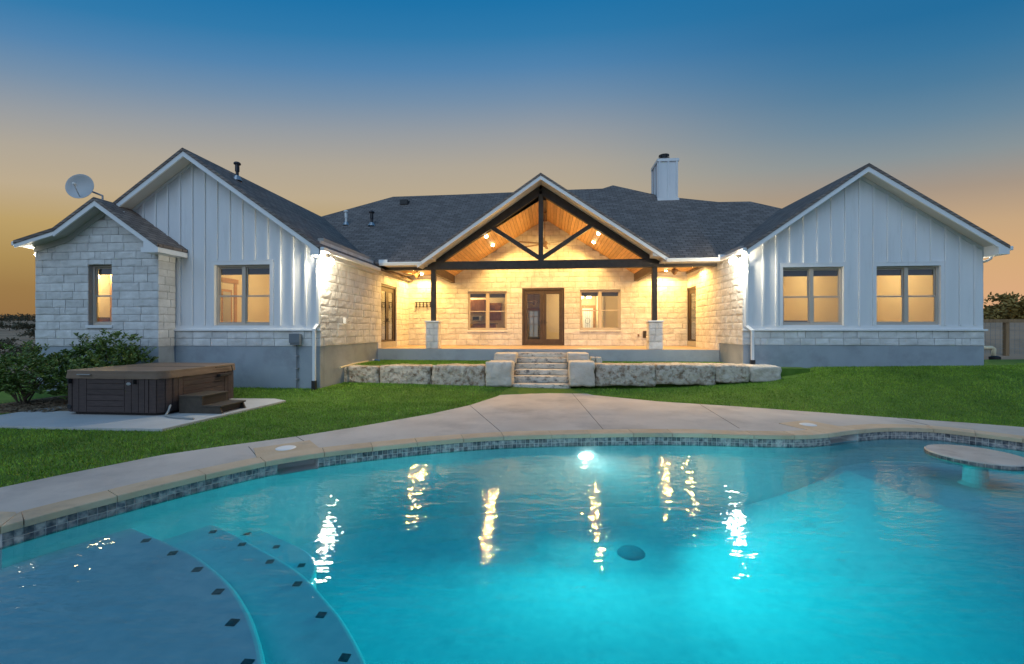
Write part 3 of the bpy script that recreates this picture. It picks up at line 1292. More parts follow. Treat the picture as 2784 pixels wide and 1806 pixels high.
def french_door(op, Y, axis='Y', X=None, inward=1, leaves=2):
    """glazed door leaves in an opening; axis 'Y': wall parallel to X, axis 'X': wall parallel to Y"""
    a0, a1, z0, z1 = op

    def bx(m, u0, u1, d0, d1, q0, q1):
        if axis == 'Y':
            m.box(u0, u1, Y + d0, Y + d1, q0, q1)
        else:
            xs_ = sorted((X + inward * d0, X + inward * d1))
            m.box(xs_[0], xs_[1], u0, u1, q0, q1)
    fw = .085
    m = MB()
    bx(m, a0, a0 + fw, .02, .15, z0, z1)
    bx(m, a1 - fw, a1, .02, .15, z0, z1)
    bx(m, a0 + fw, a1 - fw, .02, .15, z1 - fw, z1)
    bx(m, a0 + fw, a1 - fw, .01, .16, z0, z0 + .04)
    d = m.build('french_door', 'door_bronze', house, bevel=.006)
    w = (a1 - a0 - 2 * fw) / leaves
    for k in range(leaves):
        u0 = a0 + fw + k * w + .004
        u1 = u0 + w - .008
        lf = MB()
        sw = .14 if leaves == 2 else .17
        bx(lf, u0, u0 + sw, .06, .11, z0 + .045, z1 - fw - .004)
        bx(lf, u1 - sw, u1, .06, .11, z0 + .045, z1 - fw - .004)
        bx(lf, u0 + sw, u1 - sw, .06, .11, z0 + .045, z0 + .27)
        bx(lf, u0 + sw, u1 - sw, .06, .11, z1 - fw - .17, z1 - fw - .004)
        lf.build('door_leaf', 'door_bronze', d, bevel=.005)
        p = MB()
        bx(p, u0 + sw, u1 - sw, .08, .086, z0 + .27, z1 - fw - .17)
        p.build('pane', 'window_glass', d)
        hx = u1 - .06 if k == 0 else u0 + .06
        hm = MB()
        bx(hm, hx - .022, hx + .022, .045, .06, z0 + .98, z0 + 1.12)
        bx(hm, hx - .012, hx + .012, .02, .045, z0 + 1.0, z0 + 1.024)
        s = -1 if k == 0 else 1
        bx(hm, min(hx, hx + s * .12), max(hx, hx + s * .12), .008, .022, z0 + 1.0, z0 + 1.02)
        hm.build('door_handle', 'metal_dark', d)
    return d


# ---- walls: left wing (board gable over stone skirt and concrete foundation)
def line_z(p, q, x):
    return p[1] + (q[1] - p[1]) * (x - p[0]) / (q[0] - p[0])


YLF = YL - .45
pk = atY(497, 402, YLF)
er = atY(866, 668, YLF)
el_ = atY(310, 550, YLF)
LW_peak = (pk.x, pk.z)
LW_er = (er.x, er.z)
sl = (pk.z - el_.z) / (pk.x - el_.x)
LW_el = (-14.42, pk.z - sl * (pk.x + 14.42))
print('LW', LW_peak, LW_er, sl, (pk.z - er.z) / (er.x - pk.x))
XBAY0, XBAY1 = atY(98, 897, YS).x, atY(431, 897, YS).x
print('bay', XBAY0, XBAY1)
RT = .12                    # roof build-up under the shingle surface


def under(p, q, x, d=RT):
    return line_z(p, q, x) - d


lw_out = [(XBAY0 + .2, CAP), (XL, CAP), (XL, under(LW_peak, LW_er, XL, .16)), (LW_peak[0], LW_peak[1] - .18), (XBAY0 + .2, under(LW_peak, LW_el, XBAY0 + .2, .16))]
wl_left = wall_y('gable_wall', lw_out, [win_left, (XBAY0 + .5, XBAY1 - .3, CAP + .04, 4.05)], YL, .16, 'siding')
fl_left = wall_y('foundation', [(XBAY1 - .2, -.2), (XL, -.2), (XL, STB), (XBAY1 - .2, STB)], [], YL, .2, 'foundation')
sk_left = wall_y('stone_skirt', [(XBAY1 - .1, STB), (XL, STB), (XL, CAP), (XBAY1 - .1, CAP)], [], YL + .005, .18, 'mortar')
lay_stones(sk_left, (XBAY1, YL + .005, 0), (1, 0, 0), XL - XBAY1 + .03, STB, CAP - .03, nrm=(0, -1, 0), rows=2, lmin=.36, lmax=.62)
m = MB()
m.box(XBAY1 - .02, XL + .04, YL - .075, YL - .002, CAP - .03, CAP + .025)
m.build('ledge_cap', 'trim_white', house, bevel=.008)
m = MB()
m.box(XBAY1 + .02, XL - .01, YL - .022, YL - .001, CAP + .026, CAP + .13)
m.build('skirt_board', 'trim_white', house)
# battens
bx0, bx1 = atY(423.5, 897, YL).x, atY(832, 897, YL).x
for k in range(-2, 14):
    x = bx0 + (bx1 - bx0) * k / 12
    if k == 13:
        x = XL - .045
    zt = min(under(LW_peak, LW_er, x, .22), under(LW_peak, LW_el, x, .22))
    segs = [(CAP + .13, zt)]
    if win_left[0] - .12 < x < win_left[1] + .12:
        segs = [(win_left[3] + .12, zt)]
    for a, b in segs:
        w_ = .03 if k < 13 else .045
        box_part('batten', x - w_, x + w_, YL - .036, YL - .001, a, b, 'siding', wl_left, bevel=.003)


def casing(op, Y, w=.10, mat_='siding', par=None):
    x0, x1, z0, z1 = op
    m = MB()
    m.box(x0 - w, x0 + .004, Y - .028, Y + .057, z0 - .02, z1 + w)
    m.box(x1 - .004, x1 + w, Y - .028, Y + .057, z0 - .02, z1 + w)
    m.box(x0 + .0041, x1 - .0041, Y - .027, Y + .056, z1 - .004, z1 + w - .001)
    m.box(x0 - w, x1 + w, Y - .034, Y - .001, z1 + w, z1 + w + .03)
    return m.build('casing', mat_, par or house)


casing(win_left, YL, par=wl_left)
window(win_left, YL)

# ---- stone bay at far left
YSF = YS - .42
bpk = atY(256, 536, YSF)
bkick = atY(144, 620, YSF)
bend = atY(38, 654, YSF)
brt = atY(429, 662, YSF)
bay_out = [(XBAY0, STB), (XBAY1, STB), (XBAY1, under((bpk.x, bpk.z), (brt.x, brt.z), XBAY1, .14)), (bpk.x, bpk.z - .16),
           (bkick.x, bkick.z - .13), (XBAY0, under((bkick.x, bkick.z), (bend.x, bend.z), XBAY0, .12))]
w_bay = wall_y('stone_wall', bay_out, [win_bay], YS, .2, 'mortar')


def bay_top(x):
    if x > bpk.x:
        return under((bpk.x, bpk.z), (brt.x, brt.z), x, .1)
    if x > bkick.x:
        return line_z((bkick.x, bkick.z), (bpk.x, bpk.z), x) - .1
    return line_z((bend.x, bend.z), (bkick.x, bkick.z), x) - .1


lay_stones(w_bay, (XBAY0, YS, 0), (1, 0, 0), XBAY1 - XBAY0, STB, bpk.z - .05, nrm=(0, -1, 0),
           holes=[(win_bay[0] - XBAY0, win_bay[1] - XBAY0, win_bay[2] - .09, win_bay[3] + .0)],
           clip=lambda u, z: z < bay_top(XBAY0 + u) - .10, lmin=.36, lmax=.66, rowh=.222)
w_bs = wall_x('stone_wall', YS + .2, YL - .002, STB, under((bpk.x, bpk.z), (brt.x, brt.z), XBAY1, .14), [], XBAY1, -.15, 'mortar')
lay_stones(w_bs, (XBAY1, YS - .03, 0), (0, 1, 0), YL - YS + .03, STB, under((bpk.x, bpk.z), (brt.x, brt.z), XBAY1, .2), nrm=(1, 0, 0), lmin=.2, lmax=.42, rowh=.222)
m = MB()
m.box(XBAY0, XBAY1, YS, YL + .1, -.2, STB)
m.build('foundation', 'foundation', house)
for p_, q_ in (((bpk.x, bpk.z), (brt.x - .1, line_z((bpk.x, bpk.z), (brt.x, brt.z), brt.x - .1))), ((bpk.x, bpk.z), (bkick.x, bkick.z)), ((bkick.x, bkick.z), (XBAY0, line_z((bkick.x, bkick.z), (bend.x, bend.z), XBAY0)))):
    m = MB()
    A, B = Vector((p_[0], YS - .05, p_[1] - .15)), Vector((q_[0], YS - .05, q_[1] - .15))
    m.prism([A, B, B + Vector((0, 0, -.15)), A + Vector((0, 0, -.15))], (0, .049, 0))
    m.build('frieze', 'soffit', house)
m = MB()
m.box(win_bay[0] - .05, win_bay[1] + .05, YS - .06, YS + .07, win_bay[2] - .085, win_bay[2] - .004)
m.build('window_sill', 'trim_white', house, bevel=.006)
window(win_bay, YS, cols=1, recess=.10, shade=.2)

# ---- right wing
YRF = YR - .45
rpk = atY(2362, 444, YRF)
rl = atY(2032, 670, YRF)
rr_ = atY(2745, 667, YRF)
RW_peak, RW_el, RW_er = (rpk.x, rpk.z), (rl.x, rl.z), (rr_.x, rr_.z)
XRR = atY(2672, 897, YR).x
print('RW', RW_peak, RW_el, RW_er, XRR)
rw_out = [(XR, CAP), (XRR, CAP), (XRR, under(RW_peak, RW_er, XRR, .16)), (RW_peak[0], RW_peak[1] - .18), (XR, under(RW_peak, RW_el, XR, .16))]
wl_right = wall_y('gable_wall', rw_out, [win_r1, win_r2], YR, .16, 'siding')
wall_y('foundation', [(XR, -.2), (XRR + .03, -.2), (XRR + .03, STB), (XR, STB)], [], YR, .2, 'foundation')
sk_r = wall_y('stone_skirt', [(XR, STB), (XRR, STB), (XRR, CAP), (XR, CAP)], [], YR + .005, .18, 'mortar')
lay_stones(sk_r, (XR - .03, YR + .005, 0), (1, 0, 0), XRR - XR + .06, STB, CAP - .03, nrm=(0, -1, 0), rows=2, lmin=.36, lmax=.62)
m = MB()
m.box(XR - .04, XRR + .08, YR - .075, YR - .002, CAP - .03, CAP + .025)
m.build('ledge_cap', 'trim_white', house, bevel=.008)
m = MB()
m.box(XR + .01, XRR - .01, YR - .022, YR - .001, CAP + .026, CAP + .13)
m.build('skirt_board', 'trim_white', house)
bx0, bx1 = atY(2074, 897, YR).x, atY(2649, 897, YR).x
for k in range(-1, 16):
    x = bx0 + (bx1 - bx0) * k / 15
    w_ = .03
    if k == -1:
        x, w_ = XR + .05, .05
    zt = min(under(RW_peak, RW_er, x, .22), under(RW_peak, RW_el, x, .22))
    z0 = CAP + .13
    for wn_ in (win_r1, win_r2):
        if wn_[0] - .12 < x < wn_[1] + .12:
            z0 = wn_[3] + .12
    box_part('batten', x - w_, x + w_, YR - .036, YR - .001, z0, zt, 'siding', wl_right, bevel=.003)
for wn_ in (win_r1, win_r2):
    casing(wn_, YR, par=wl_right)
    window(wn_, YR)
# right end wall (stone, seen edge on)
w_re = wall_x('stone_wall', YR + .21, 26, STB, RW_er[1] + .05, [], XRR, -.15, 'mortar')
lay_stones(w_re, (XRR, YR - .0, 0), (0, 1, 0), 3.0, STB, RW_er[1], nrm=(1, 0, 0))
wall_x('foundation', YR + .2, 26, -.2, STB, [], XRR + .03, -.2, 'foundation')
# left end wall
wall_x('end_wall', YL + .2, 24, -.2, LW_el[1] + .6, [], XBAY0 + .2, .15, 'siding')

# ---- inner walls beside the porch
ZC = 4.36                       # flat porch ceiling


def holes_x(x0, x1, y0, y1, X):
    a, b = atX(x0, 897, X), atX(x1, 897, X)
    return (a.y, b.y)


dly = holes_x(1035, 1077, 0, 0, XL)
door_l = (dly[0], dly[1], SLAB + .03, 3.62)
dry = holes_x(1891, 1875, 0, 0, XR)
door_r = (min(dry) - .1, max(dry) + .35, SLAB + .03, 3.62)
print('doors', door_l, door_r)
w_li = wall_x('stone_wall', YL + .19, YB + .2, STB, ZC + .1, [(door_l[0], door_l[1], STB, door_l[3])], XL, -.18, 'mortar')
wall_x('foundation', YL + .21, YP + .02, -.2, STB, [], XL, -.2, 'foundation')
w_li2 = wall_x('stone_base', YP + .02, YB + .1, SLAB - .02, STB, [(door_l[0], door_l[1], SLAB, STB - .0)] if False else [], XL, -.18, 'mortar')
h_l = [(door_l[0] - YL, door_l[1] - YL, 0, door_l[3])]
lay_stones(w_li, (XL, YL - .03, 0), (0, 1, 0), YB - YL + .03, STB, ZC, nrm=(1, 0, 0), holes=[(h_l[0][0] + .03, h_l[0][1] + .03, 0, door_l[3])], rowh=.235)
lay_stones(w_li2, (XL, YP + .02, 0), (0, 1, 0), YB - YP, SLAB, STB, nrm=(1, 0, 0), rows=1, holes=[(door_l[0] - YP - .02, door_l[1] - YP - .02, 0, 3)])
french_door((door_l[0], door_l[1], STB - .2, door_l[3]), None, axis='X', X=XL, inward=-1, leaves=2)
w_ri = wall_x('stone_wall', YR + .19, YB + .2, STB, ZC + .1, [(door_r[0], door_r[1], STB, door_r[3])], XR, .18, 'mortar')
wall_x('foundation', YR + .21, YP + .02, -.2, STB, [], XR, .2, 'foundation')
w_ri2 = wall_x('stone_base', YP + .02, YB + .1, SLAB - .02, STB, [], XR, .18, 'mortar')
lay_stones(w_ri, (XR, YR - .03, 0), (0, 1, 0), YB - YR + .03, STB, ZC, nrm=(-1, 0, 0), holes=[(door_r[0] - YR + .03, door_r[1] - YR + .03, 0, door_r[3])])
lay_stones(w_ri2, (XR, YP + .02, 0), (0, 1, 0), YB - YP, SLAB, STB, nrm=(-1, 0, 0), rows=1, holes=[(door_r[0] - YP - .02, door_r[1] - YP - .02, 0, 3)])
french_door((door_r[0], door_r[1], STB - .2, door_r[3]), None, axis='X', X=XR, inward=1, leaves=1)

# ---- porch slab, back wall
m = MB()
m.box(XL + .01, XR - .01, YP, YB + .1, .3, SLAB)
m.build('porch_slab', 'foundation', house, bevel=.01)
mat('porch_floor', (.42, .30, .20), (.50, .37, .25), scale=1.5, rough=.45)
m = MB()
m.box(XL + .02, XR - .02, YP + .015, YB + .1, SLAB + .001, SLAB + .006)
m.build('porch_floor', 'porch_floor', house)
va_, vl_, vr_ = atY(1482, 597, YB), atY(1254, 757, YB), atY(1706, 749, YB)
VA, VL, VR = (va_.x, va_.z), (vl_.x, ZC - .12), (vr_.x, ZC - .12)
print('vault', VA, VL, VR)
bw_out = [(XL - .1, SLAB - .05), (XR + .1, SLAB - .05), (XR + .1, ZC + .05), (VR[0], ZC + .05), (VA[0], VA[1] + .1), (VL[0], ZC + .05), (XL - .1, ZC + .05)]
w_back = wall_y('stone_wall', bw_out, [win_k, win_e, (fdoor[0], fdoor[1], SLAB + .01, fdoor[3])], YB, .2, 'mortar')


def back_top(x):
    if VL[0] < x < VR[0]:
        return line_z(VL, VA, x) if x < VA[0] else line_z(VA, VR, x)
    return ZC


lay_stones(w_back, (XL, YB, 0), (1, 0, 0), XR - XL, SLAB + .01, VA[1], nrm=(0, -1, 0),
           holes=[(q[0] - XL, q[1] - XL, q[2] - (.09 if q is not fdoor else .2), q[3]) for q in (win_k, win_e, fdoor)],
           clip=lambda u, z: z < back_top(XL + u) + .22, rowh=.236)
window(win_k, YB)
window(win_e, YB)
for q in (win_k, win_e):
    m = MB()
    m.box(q[0] - .03, q[1] + .03, YB - .07, YB + .06, q[2] - .085, q[2] - .004)
    m.build('window_sill', 'stone', house, bevel=.008)
french_door(fdoor, YB)

# ---- porch timber frame
YT = 15.78                    # truss plane
tp = atY(1470.5, 503, YT)
tl = atY(1186, 703, YT)
trr = atY(1773, 697, YT)
ZB0, ZB1 = 4.09, 4.39
m = MB()
m.box(XL + .04, XR - .04, YT - .10, YT + .10, ZB0, ZB1)
m.build('header_beam', 'dark_beam', house, bevel=.008)
XPL, XPR = atY(1179, 800, YT).x, atY(1779, 800, YT).x
truss = MB()
cw = .27
dn = Vector((0, 0, -.16))
tt = Vector((tp.x, YT, tp.z))
for e in (tl, trr):
    q = Vector((e.x, YT, ZB1 + .02))
    truss.bar(tt + Vector((0, 0, -.20)), q + (q - tt).normalized() * .05 + Vector((0, 0, -.02)), .30, .19)
tr_o = truss.build('truss_rafter', 'dark_beam', house, bevel=.006)
m = MB()
m.box(tp.x - .085, tp.x + .085, YT - .09, YT + .09, ZB1 - .02, tp.z - .2)
m.build('king_post', 'dark_beam', house, bevel=.006)
for (x, y) in ((1334, 617), (1611, 611)):
    p = atY(x, y, YT)
    m = MB()
    b = Vector((tp.x, YT, ZB1 + .06))
    m.bar(b, Vector((p.x, YT, p.z)), .15, .16)
    m.build('truss_brace', 'dark_beam', house, bevel=.006)
for X in (XPL, XPR):
    m = MB()
    m.box(X - .085, X + .085, YT - .085, YT + .085, SLAB + 1.02, ZB0)
    m.build('post', 'dark_beam', house, bevel=.006)
    pb = MB()
    pb.box(X - .21, X + .21, YT - .21, YT + .21, SLAB, SLAB + .98)
    po = pb.build('pillar', 'mortar', house)
    for nrm, org, ud in (((0, -1, 0), (X - .235, YT - .21, 0), (1, 0, 0)), ((1, 0, 0), (X + .21, YT - .235, 0), (0, 1, 0)), ((-1, 0, 0), (X - .21, YT - .235, 0), (0, 1, 0))):
        lay_stones(po, org, ud, .47, SLAB + .01, SLAB + .98, nrm=nrm, rows=4, lmin=.16, lmax=.36, depth=.03)
    m = MB()
    m.box(X - .275, X + .275, YT - .275, YT + .275, SLAB + .982, SLAB + 1.04)
    m.build('pillar_cap', 'trim_white', house, bevel=.012)
    xo = X
    s = 1 if X < 0 else -1
    m = MB()
    m.box(X - .085 + s * .0, X + .085, YT + .11, YB - .02, ZC - .40, ZC + .02)
    m.build('side_beam', 'brown_beam', house, bevel=.006)
# ceilings: planks
pw = .14


def planks(a, b, y0, y1, n_, mat_='ceiling_wood', par=None):
    """planks along Y between profile points a=(x,z) and b"""
    A, B = Vector((a[0], 0, a[1])), Vector((b[0], 0, b[1]))
    L = (B - A).length
    k = max(1, round(L / pw))
    t = (B - A).normalized()
    nn = Vector((t.z, 0, -t.x))
    if nn.z > 0:
        nn = -nn
    ceil = mk('ceiling', [(a[0], y0, a[1] + .03), (b[0], y0, b[1] + .03), (b[0], y1, b[1] + .03), (a[0], y1, a[1] + .03)], [(0, 1, 2, 3)], 'dark_beam', house)
    for i in range(k):
        p = A + t * (L * i / k + .004)
        q = A + t * (L * (i + 1) / k - .004)
        m = MB()
        e = .004
        m.add([Vector((p.x, y0, p.z)), Vector((q.x, y0, q.z)), Vector((q.x, y1, q.z)), Vector((p.x, y1, p.z)),
               Vector((p.x, y0, p.z)) + nn * .012 + t * e, Vector((q.x, y0, q.z)) + nn * .012 - t * e, Vector((q.x, y1, q.z)) + nn * .012 - t * e, Vector((p.x, y1, p.z)) + nn * .012 + t * e],
              [(0, 1, 2, 3), (4, 5, 6, 7), (0, 1, 5, 4), (1, 2, 6, 5), (2, 3, 7, 6), (3, 0, 4, 7)])
        m.build('plank', mat_, ceil)
    return ceil


YV0 = YT + .11
XVL, XVR = XPL + .06, XPR - .06
planks((VA[0] - .01, VA[1]), (XVL, ZC - .08), YV0, YB - .01, 0)
planks((VA[0] + .01, VA[1]), (XVR, ZC - .08), YV0, YB - .01, 0)
planks((XL + .01, ZC), (XPL - .09, ZC), YV0, YB - .01, 0)
planks((XPR + .09, ZC), (XR - .01, ZC), YV0, YB - .01, 0)
m = MB()
m.bar((VA[0], YV0, VA[1] - .05), (VA[0], YB - .01, VA[1] - .05), .16, .10, up=(0, 0, 1))
m.build('ridge_board', 'brown_beam', house)

# ---- roofs
EV_Y, EV_Z, PITCH = 15.1, 4.32, .75


def roof_slab(name, pts, material, thick=.09, par=None):
    pts = [Vector(p) for p in pts]
    m = MB()
    m.prism(pts, (0, 0, -thick))
    return m.build(name, material, par or house)


def gable_roof(peak, left, right, y0, y1, material='shingle_y'):
    roof_slab('roof', [(peak[0], y0, peak[1]), (left[0], y0, left[1]), (left[0], y1, left[1]), (peak[0], y1, peak[1])], material)
    return roof_slab('roof', [(peak[0], y0, peak[1]), (right[0], y0, right[1]), (right[0], y1, right[1]), (peak[0], y1, peak[1])], material)


def fascia(p, q, Y, h=.20, t=.04, drop=.035, name='fascia'):
    P, Q = Vector((p[0], Y, p[1] - drop)), Vector((q[0], Y, q[1] - drop))
    m = MB()
    m.prism([P, Q, Q + Vector((0, 0, -h)), P + Vector((0, 0, -h))], (0, t, 0))
    return m.build(name, 'trim_white', house)


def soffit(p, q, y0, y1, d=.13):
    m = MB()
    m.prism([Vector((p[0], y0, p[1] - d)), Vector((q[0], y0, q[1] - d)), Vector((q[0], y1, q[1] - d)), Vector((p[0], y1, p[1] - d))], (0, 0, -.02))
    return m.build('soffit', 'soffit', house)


# left wing
LW_rr = (LW_er[0] + .02, LW_er[1])
gable_roof(LW_peak, LW_el, LW_rr, YLF - .02, 21.5)
for e in (LW_el, LW_rr):
    fascia(LW_peak, e, YLF)
    soffit(LW_peak, e, YLF + .04, YL)
    t_ = (e[1] - LW_peak[1]) / (e[0] - LW_peak[0])
    m = MB()    # frieze board against the wall
    A = Vector((LW_peak[0], YL - .02, LW_peak[1] - .15))
    B = Vector((e[0] if e is LW_el else XL, YL - .02, LW_peak[1] - .15 + t_ * ((e[0] if e is LW_el else XL) - LW_peak[0])))
    m.prism([A, B, B + Vector((0, 0, -.10)), A + Vector((0, 0, -.10))], (0, .018, 0))
    m.build('frieze', 'siding', house)
# boxed eave end of left wing
zz = LW_er[1]
m = MB()
xx = LW_rr[0]
xa = XL - .0
m.prism([Vector((xx, YLF - .002, zz - .05)), Vector((xx, YLF - .002, zz - .26)), Vector((xa - .02, YLF - .002, zz - .26)), Vector((xa - .02, YLF - .002, line_z(LW_peak, LW_er, xa) - .1))], (0, YL - YLF - .01, 0))
m.build('eave_return', 'trim_white', house)
m = MB()
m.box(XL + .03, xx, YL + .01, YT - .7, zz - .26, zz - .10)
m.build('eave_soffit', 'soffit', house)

# bay roof
roof_slab('roof', [(bpk.x, YSF - .02, bpk.z), (brt.x, YSF - .02, brt.z), (brt.x, YL, brt.z), (bpk.x, YL, bpk.z)], 'shingle_y')
roof_slab('roof', [(bpk.x, YSF - .02, bpk.z), (bkick.x, YSF - .02, bkick.z), (bkick.x, 13, bkick.z), (bpk.x, 13, bpk.z)], 'shingle_y')
roof_slab('roof', [(bkick.x, YSF - .02, bkick.z), (bend.x, YSF - .02, bend.z), (bend.x, 13, bend.z), (bkick.x, 13, bkick.z)], 'shingle_y')
fascia((bpk.x, bpk.z), (brt.x, brt.z), YSF)
fascia((bpk.x, bpk.z), (bkick.x, bkick.z), YSF)
fascia((bkick.x, bkick.z), (bend.x, bend.z), YSF, h=.16)
soffit((bpk.x, bpk.z), (brt.x, brt.z), YSF + .04, YS)
soffit((bpk.x, bpk.z), (bkick.x, bkick.z), YSF + .04, YS)
soffit((bkick.x, bkick.z), (bend.x, bend.z), YSF + .04, YL)
m = MB()
m.box(XBAY1 - .10, brt.x + .01, YSF - .004, YL - .03, brt.z - .23, brt.z - .10)
m.build('eave_return', 'trim_white', house)
m = MB()
m.prism([Vector((brt.x, YSF - .003, brt.z - .03)), Vector((brt.x, YSF - .003, brt.z - .235)), Vector((brt.x - .42, YSF - .003, brt.z - .235)), Vector((brt.x - .42, YSF - .003, brt.z + .1))], (0, .02, 0))
m.build('eave_return', 'trim_white', house)
m = MB()
m.box(bend.x - .10, bend.x, YSF, 13, bend.z - .14, bend.z - .02)
m.build('gutter', 'trim_white', house, bevel=.02)

# right wing
gable_roof(RW_peak, RW_el, RW_er, YRF - .02, 21.5)
for e in (RW_el, RW_er):
    fascia(RW_peak, e, YRF)
    soffit(RW_peak, e, YRF + .04, YR)
    xe = XR if e is RW_el else XRR
    t_ = (e[1] - RW_peak[1]) / (e[0] - RW_peak[0])
    A = Vector((RW_peak[0], YR - .02, RW_peak[1] - .15))
    B = Vector((xe, YR - .02, RW_peak[1] - .15 + t_ * (xe - RW_peak[0])))
    m = MB()
    m.prism([A, B, B + Vector((0, 0, -.10)), A + Vector((0, 0, -.10))], (0, .018, 0))
    m.build('frieze', 'siding', house)
for e, xw in ((RW_el, XR), (RW_er, XRR)):
    m = MB()
    zz = e[1]
    m.prism([Vector((e[0], YRF - .002, zz - .05)), Vector((e[0], YRF - .002, zz - .25)), Vector((xw, YRF - .002, zz - .25)), Vector((xw, YRF - .002, line_z(RW_peak, e, xw) - .1))], (0, YR - YRF - .01, 0))
    m.build('eave_return', 'trim_white', house)
    m = MB()
    x0, x1 = sorted((xw + (-.03 if e is RW_el else .03), e[0]))
    m.box(x0, x1, YR + .01, 26 if e is RW_er else YT - .7, zz - .24, zz - .10)
    m.build('eave_soffit', 'soffit', house)
m = MB()
m.box(RW_er[0], RW_er[0] + .11, YRF, 26, RW_er[1] - .14, RW_er[1] - .02)
m.build('gutter', 'trim_white', house, bevel=.02)

# porch gable
YGF = 15.02
gp = atY(1470, 470, YGF)
ga = atY(1134, 711, YGF)
gb = atY(1821, 696, YGF)
GP, GA, GB = (gp.x, gp.z), (ga.x, ga.z), (gb.x, gb.z)
print('porch gable', GP, GA, GB, (GP[1] - GA[1]) / (GP[0] - GA[0]), (GP[1] - GB[1]) / (GB[0] - GP[0]))
for e in (GA, GB):
    fascia(GP, e, YGF, h=.19)
    soffit(GP, e, YGF + .04, YT - .08, d=.17)
yv = EV_Y + (GP[1] - EV_Z) / PITCH + .5
gable_roof(GP, GA, GB, YGF - .02, yv)
for e in (GA, GB):
    s = 1 if e is GB else -1
    m = MB()
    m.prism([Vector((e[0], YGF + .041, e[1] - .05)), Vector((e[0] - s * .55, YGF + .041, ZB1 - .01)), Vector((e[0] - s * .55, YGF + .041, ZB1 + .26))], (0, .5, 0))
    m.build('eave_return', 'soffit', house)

# main roof front plane
P0 = Vector((0, EV_Y, EV_Z))
NP = Vector((0, -PITCH, 1)).normalized()


def mr(x, y):
    return on_plane(x, y, P0, NP)


apex = Vector((GP[0], EV_Y + (GP[1] - EV_Z) / PITCH, GP[1]))


def eave(x):
    return Vector((x, EV_Y, EV_Z))


ga_e, gb_e = eave(GA[0] + .1), eave(GB[0] - .1)
sil_l = [mr(x, y) for x, y in [(1470, 519.5), (1394, 523), (1250, 529), (1100, 534), (1069, 535)]]
hip_l = mr(1069, 535)
hl2 = mr(866, 591)
hl3 = hl2 + (hl2 - hip_l) * .35
sil_l += [hl2, hl3]
left_poly = [eave(hl3.x - .6), ga_e, apex] + sil_l
roof_slab('roof', left_poly, 'shingle_x')
sil_r = [mr(x, y) for x, y in [(1470, 519.5), (1550, 516), (1638, 513), (1666.6, 504), (1765, 526), (1843, 538), (1954, 549.5), (2039.6, 548), (2138, 570)]]
sr_end = sil_r[-1] + (sil_r[-1] - sil_r[-2]) * .5
right_poly = [eave(sr_end.x + 1.0), sr_end] + list(reversed(sil_r)) + [apex, gb_e]
roof_slab('roof', right_poly, 'shingle_x')
sil = list(reversed(sil_l)) + sil_r[1:] + [sr_end]
vs, fs = [], []
for p in sil:
    vs += [p + Vector((0, .02, -.05)), p + Vector((0, 7, -5.0))]
for i in range(len(sil) - 1):
    fs.append((2 * i, 2 * i + 2, 2 * i + 3, 2 * i + 1))
mk('rear_roof', vs, fs, 'shingle_x', house)


def gutter(x0, x1, y, z, w=.12, h=.115):
    pr = [(0, 0), (-w * .75, 0), (-w * .85, h * .35), (-w, h * .6), (-w, h), (0, h)]
    v = [(x, y + a, z + b) for x in (x0, x1) for a, b in pr]
    n_ = len(pr)
    f = [(i, (i + 1) % n_, n_ + (i + 1) % n_, n_ + i) for i in range(n_)] + [tuple(range(n_)), tuple(reversed(range(n_, 2 * n_)))]
    return mk('gutter', v, f, 'trim_white', house)


gutter(LW_rr[0] + .05, GA[0] + .16, EV_Y + .0, EV_Z - .15)
gutter(GB[0] - .10, RW_el[0] - .02, EV_Y + .0, EV_Z - .15)
m = MB()
m.box(LW_rr[0] + .12, GA[0] + .2, EV_Y + .001, YT - .12, EV_Z - .125, EV_Z - .07)
m.build('eave_soffit', 'soffit', house)
m = MB()
m.box(GB[0] - .2, RW_el[0] + .1, EV_Y + .001, YT - .12, EV_Z - .125, EV_Z - .07)
m.build('eave_soffit', 'soffit', house)
# wing side gutters along the porch court
m = MB()
m.box(LW_rr[0], LW_rr[0] + .12, YLF + .02, EV_Y - .1, LW_er[1] - .145, LW_er[1] - .03)
m.build('gutter', 'trim_white', house, bevel=.02)
m = MB()
m.box(RW_el[0] - .12, RW_el[0], YRF + .02, EV_Y - .1, RW_el[1] - .145, RW_el[1] - .03)
m.build('gutter', 'trim_white', house, bevel=.02)
for c in (atY(1044, 708, EV_Y), atY(1963, 688, EV_Y)):
    m = MB()
    m.box(c.x - .16, c.x + .16, EV_Y - .10, EV_Y - .07, EV_Z - .05, EV_Z + .06)
    m.build('splash_guard', 'trim_white', house)


def downspout(pts, r=.045):
    m = MB()
    for a, b in zip(pts[:-1], pts[1:]):
        a, b = Vector(a), Vector(b)
        d = (b - a).normalized()
        m.bar(a - d * .02, b + d * .02, .085, .065, up=(0, 1, 0) if abs(d.y) < .9 else (1, 0, 0))
    o = m.build('downspout', 'trim_white', house, bevel=.01)
    return o


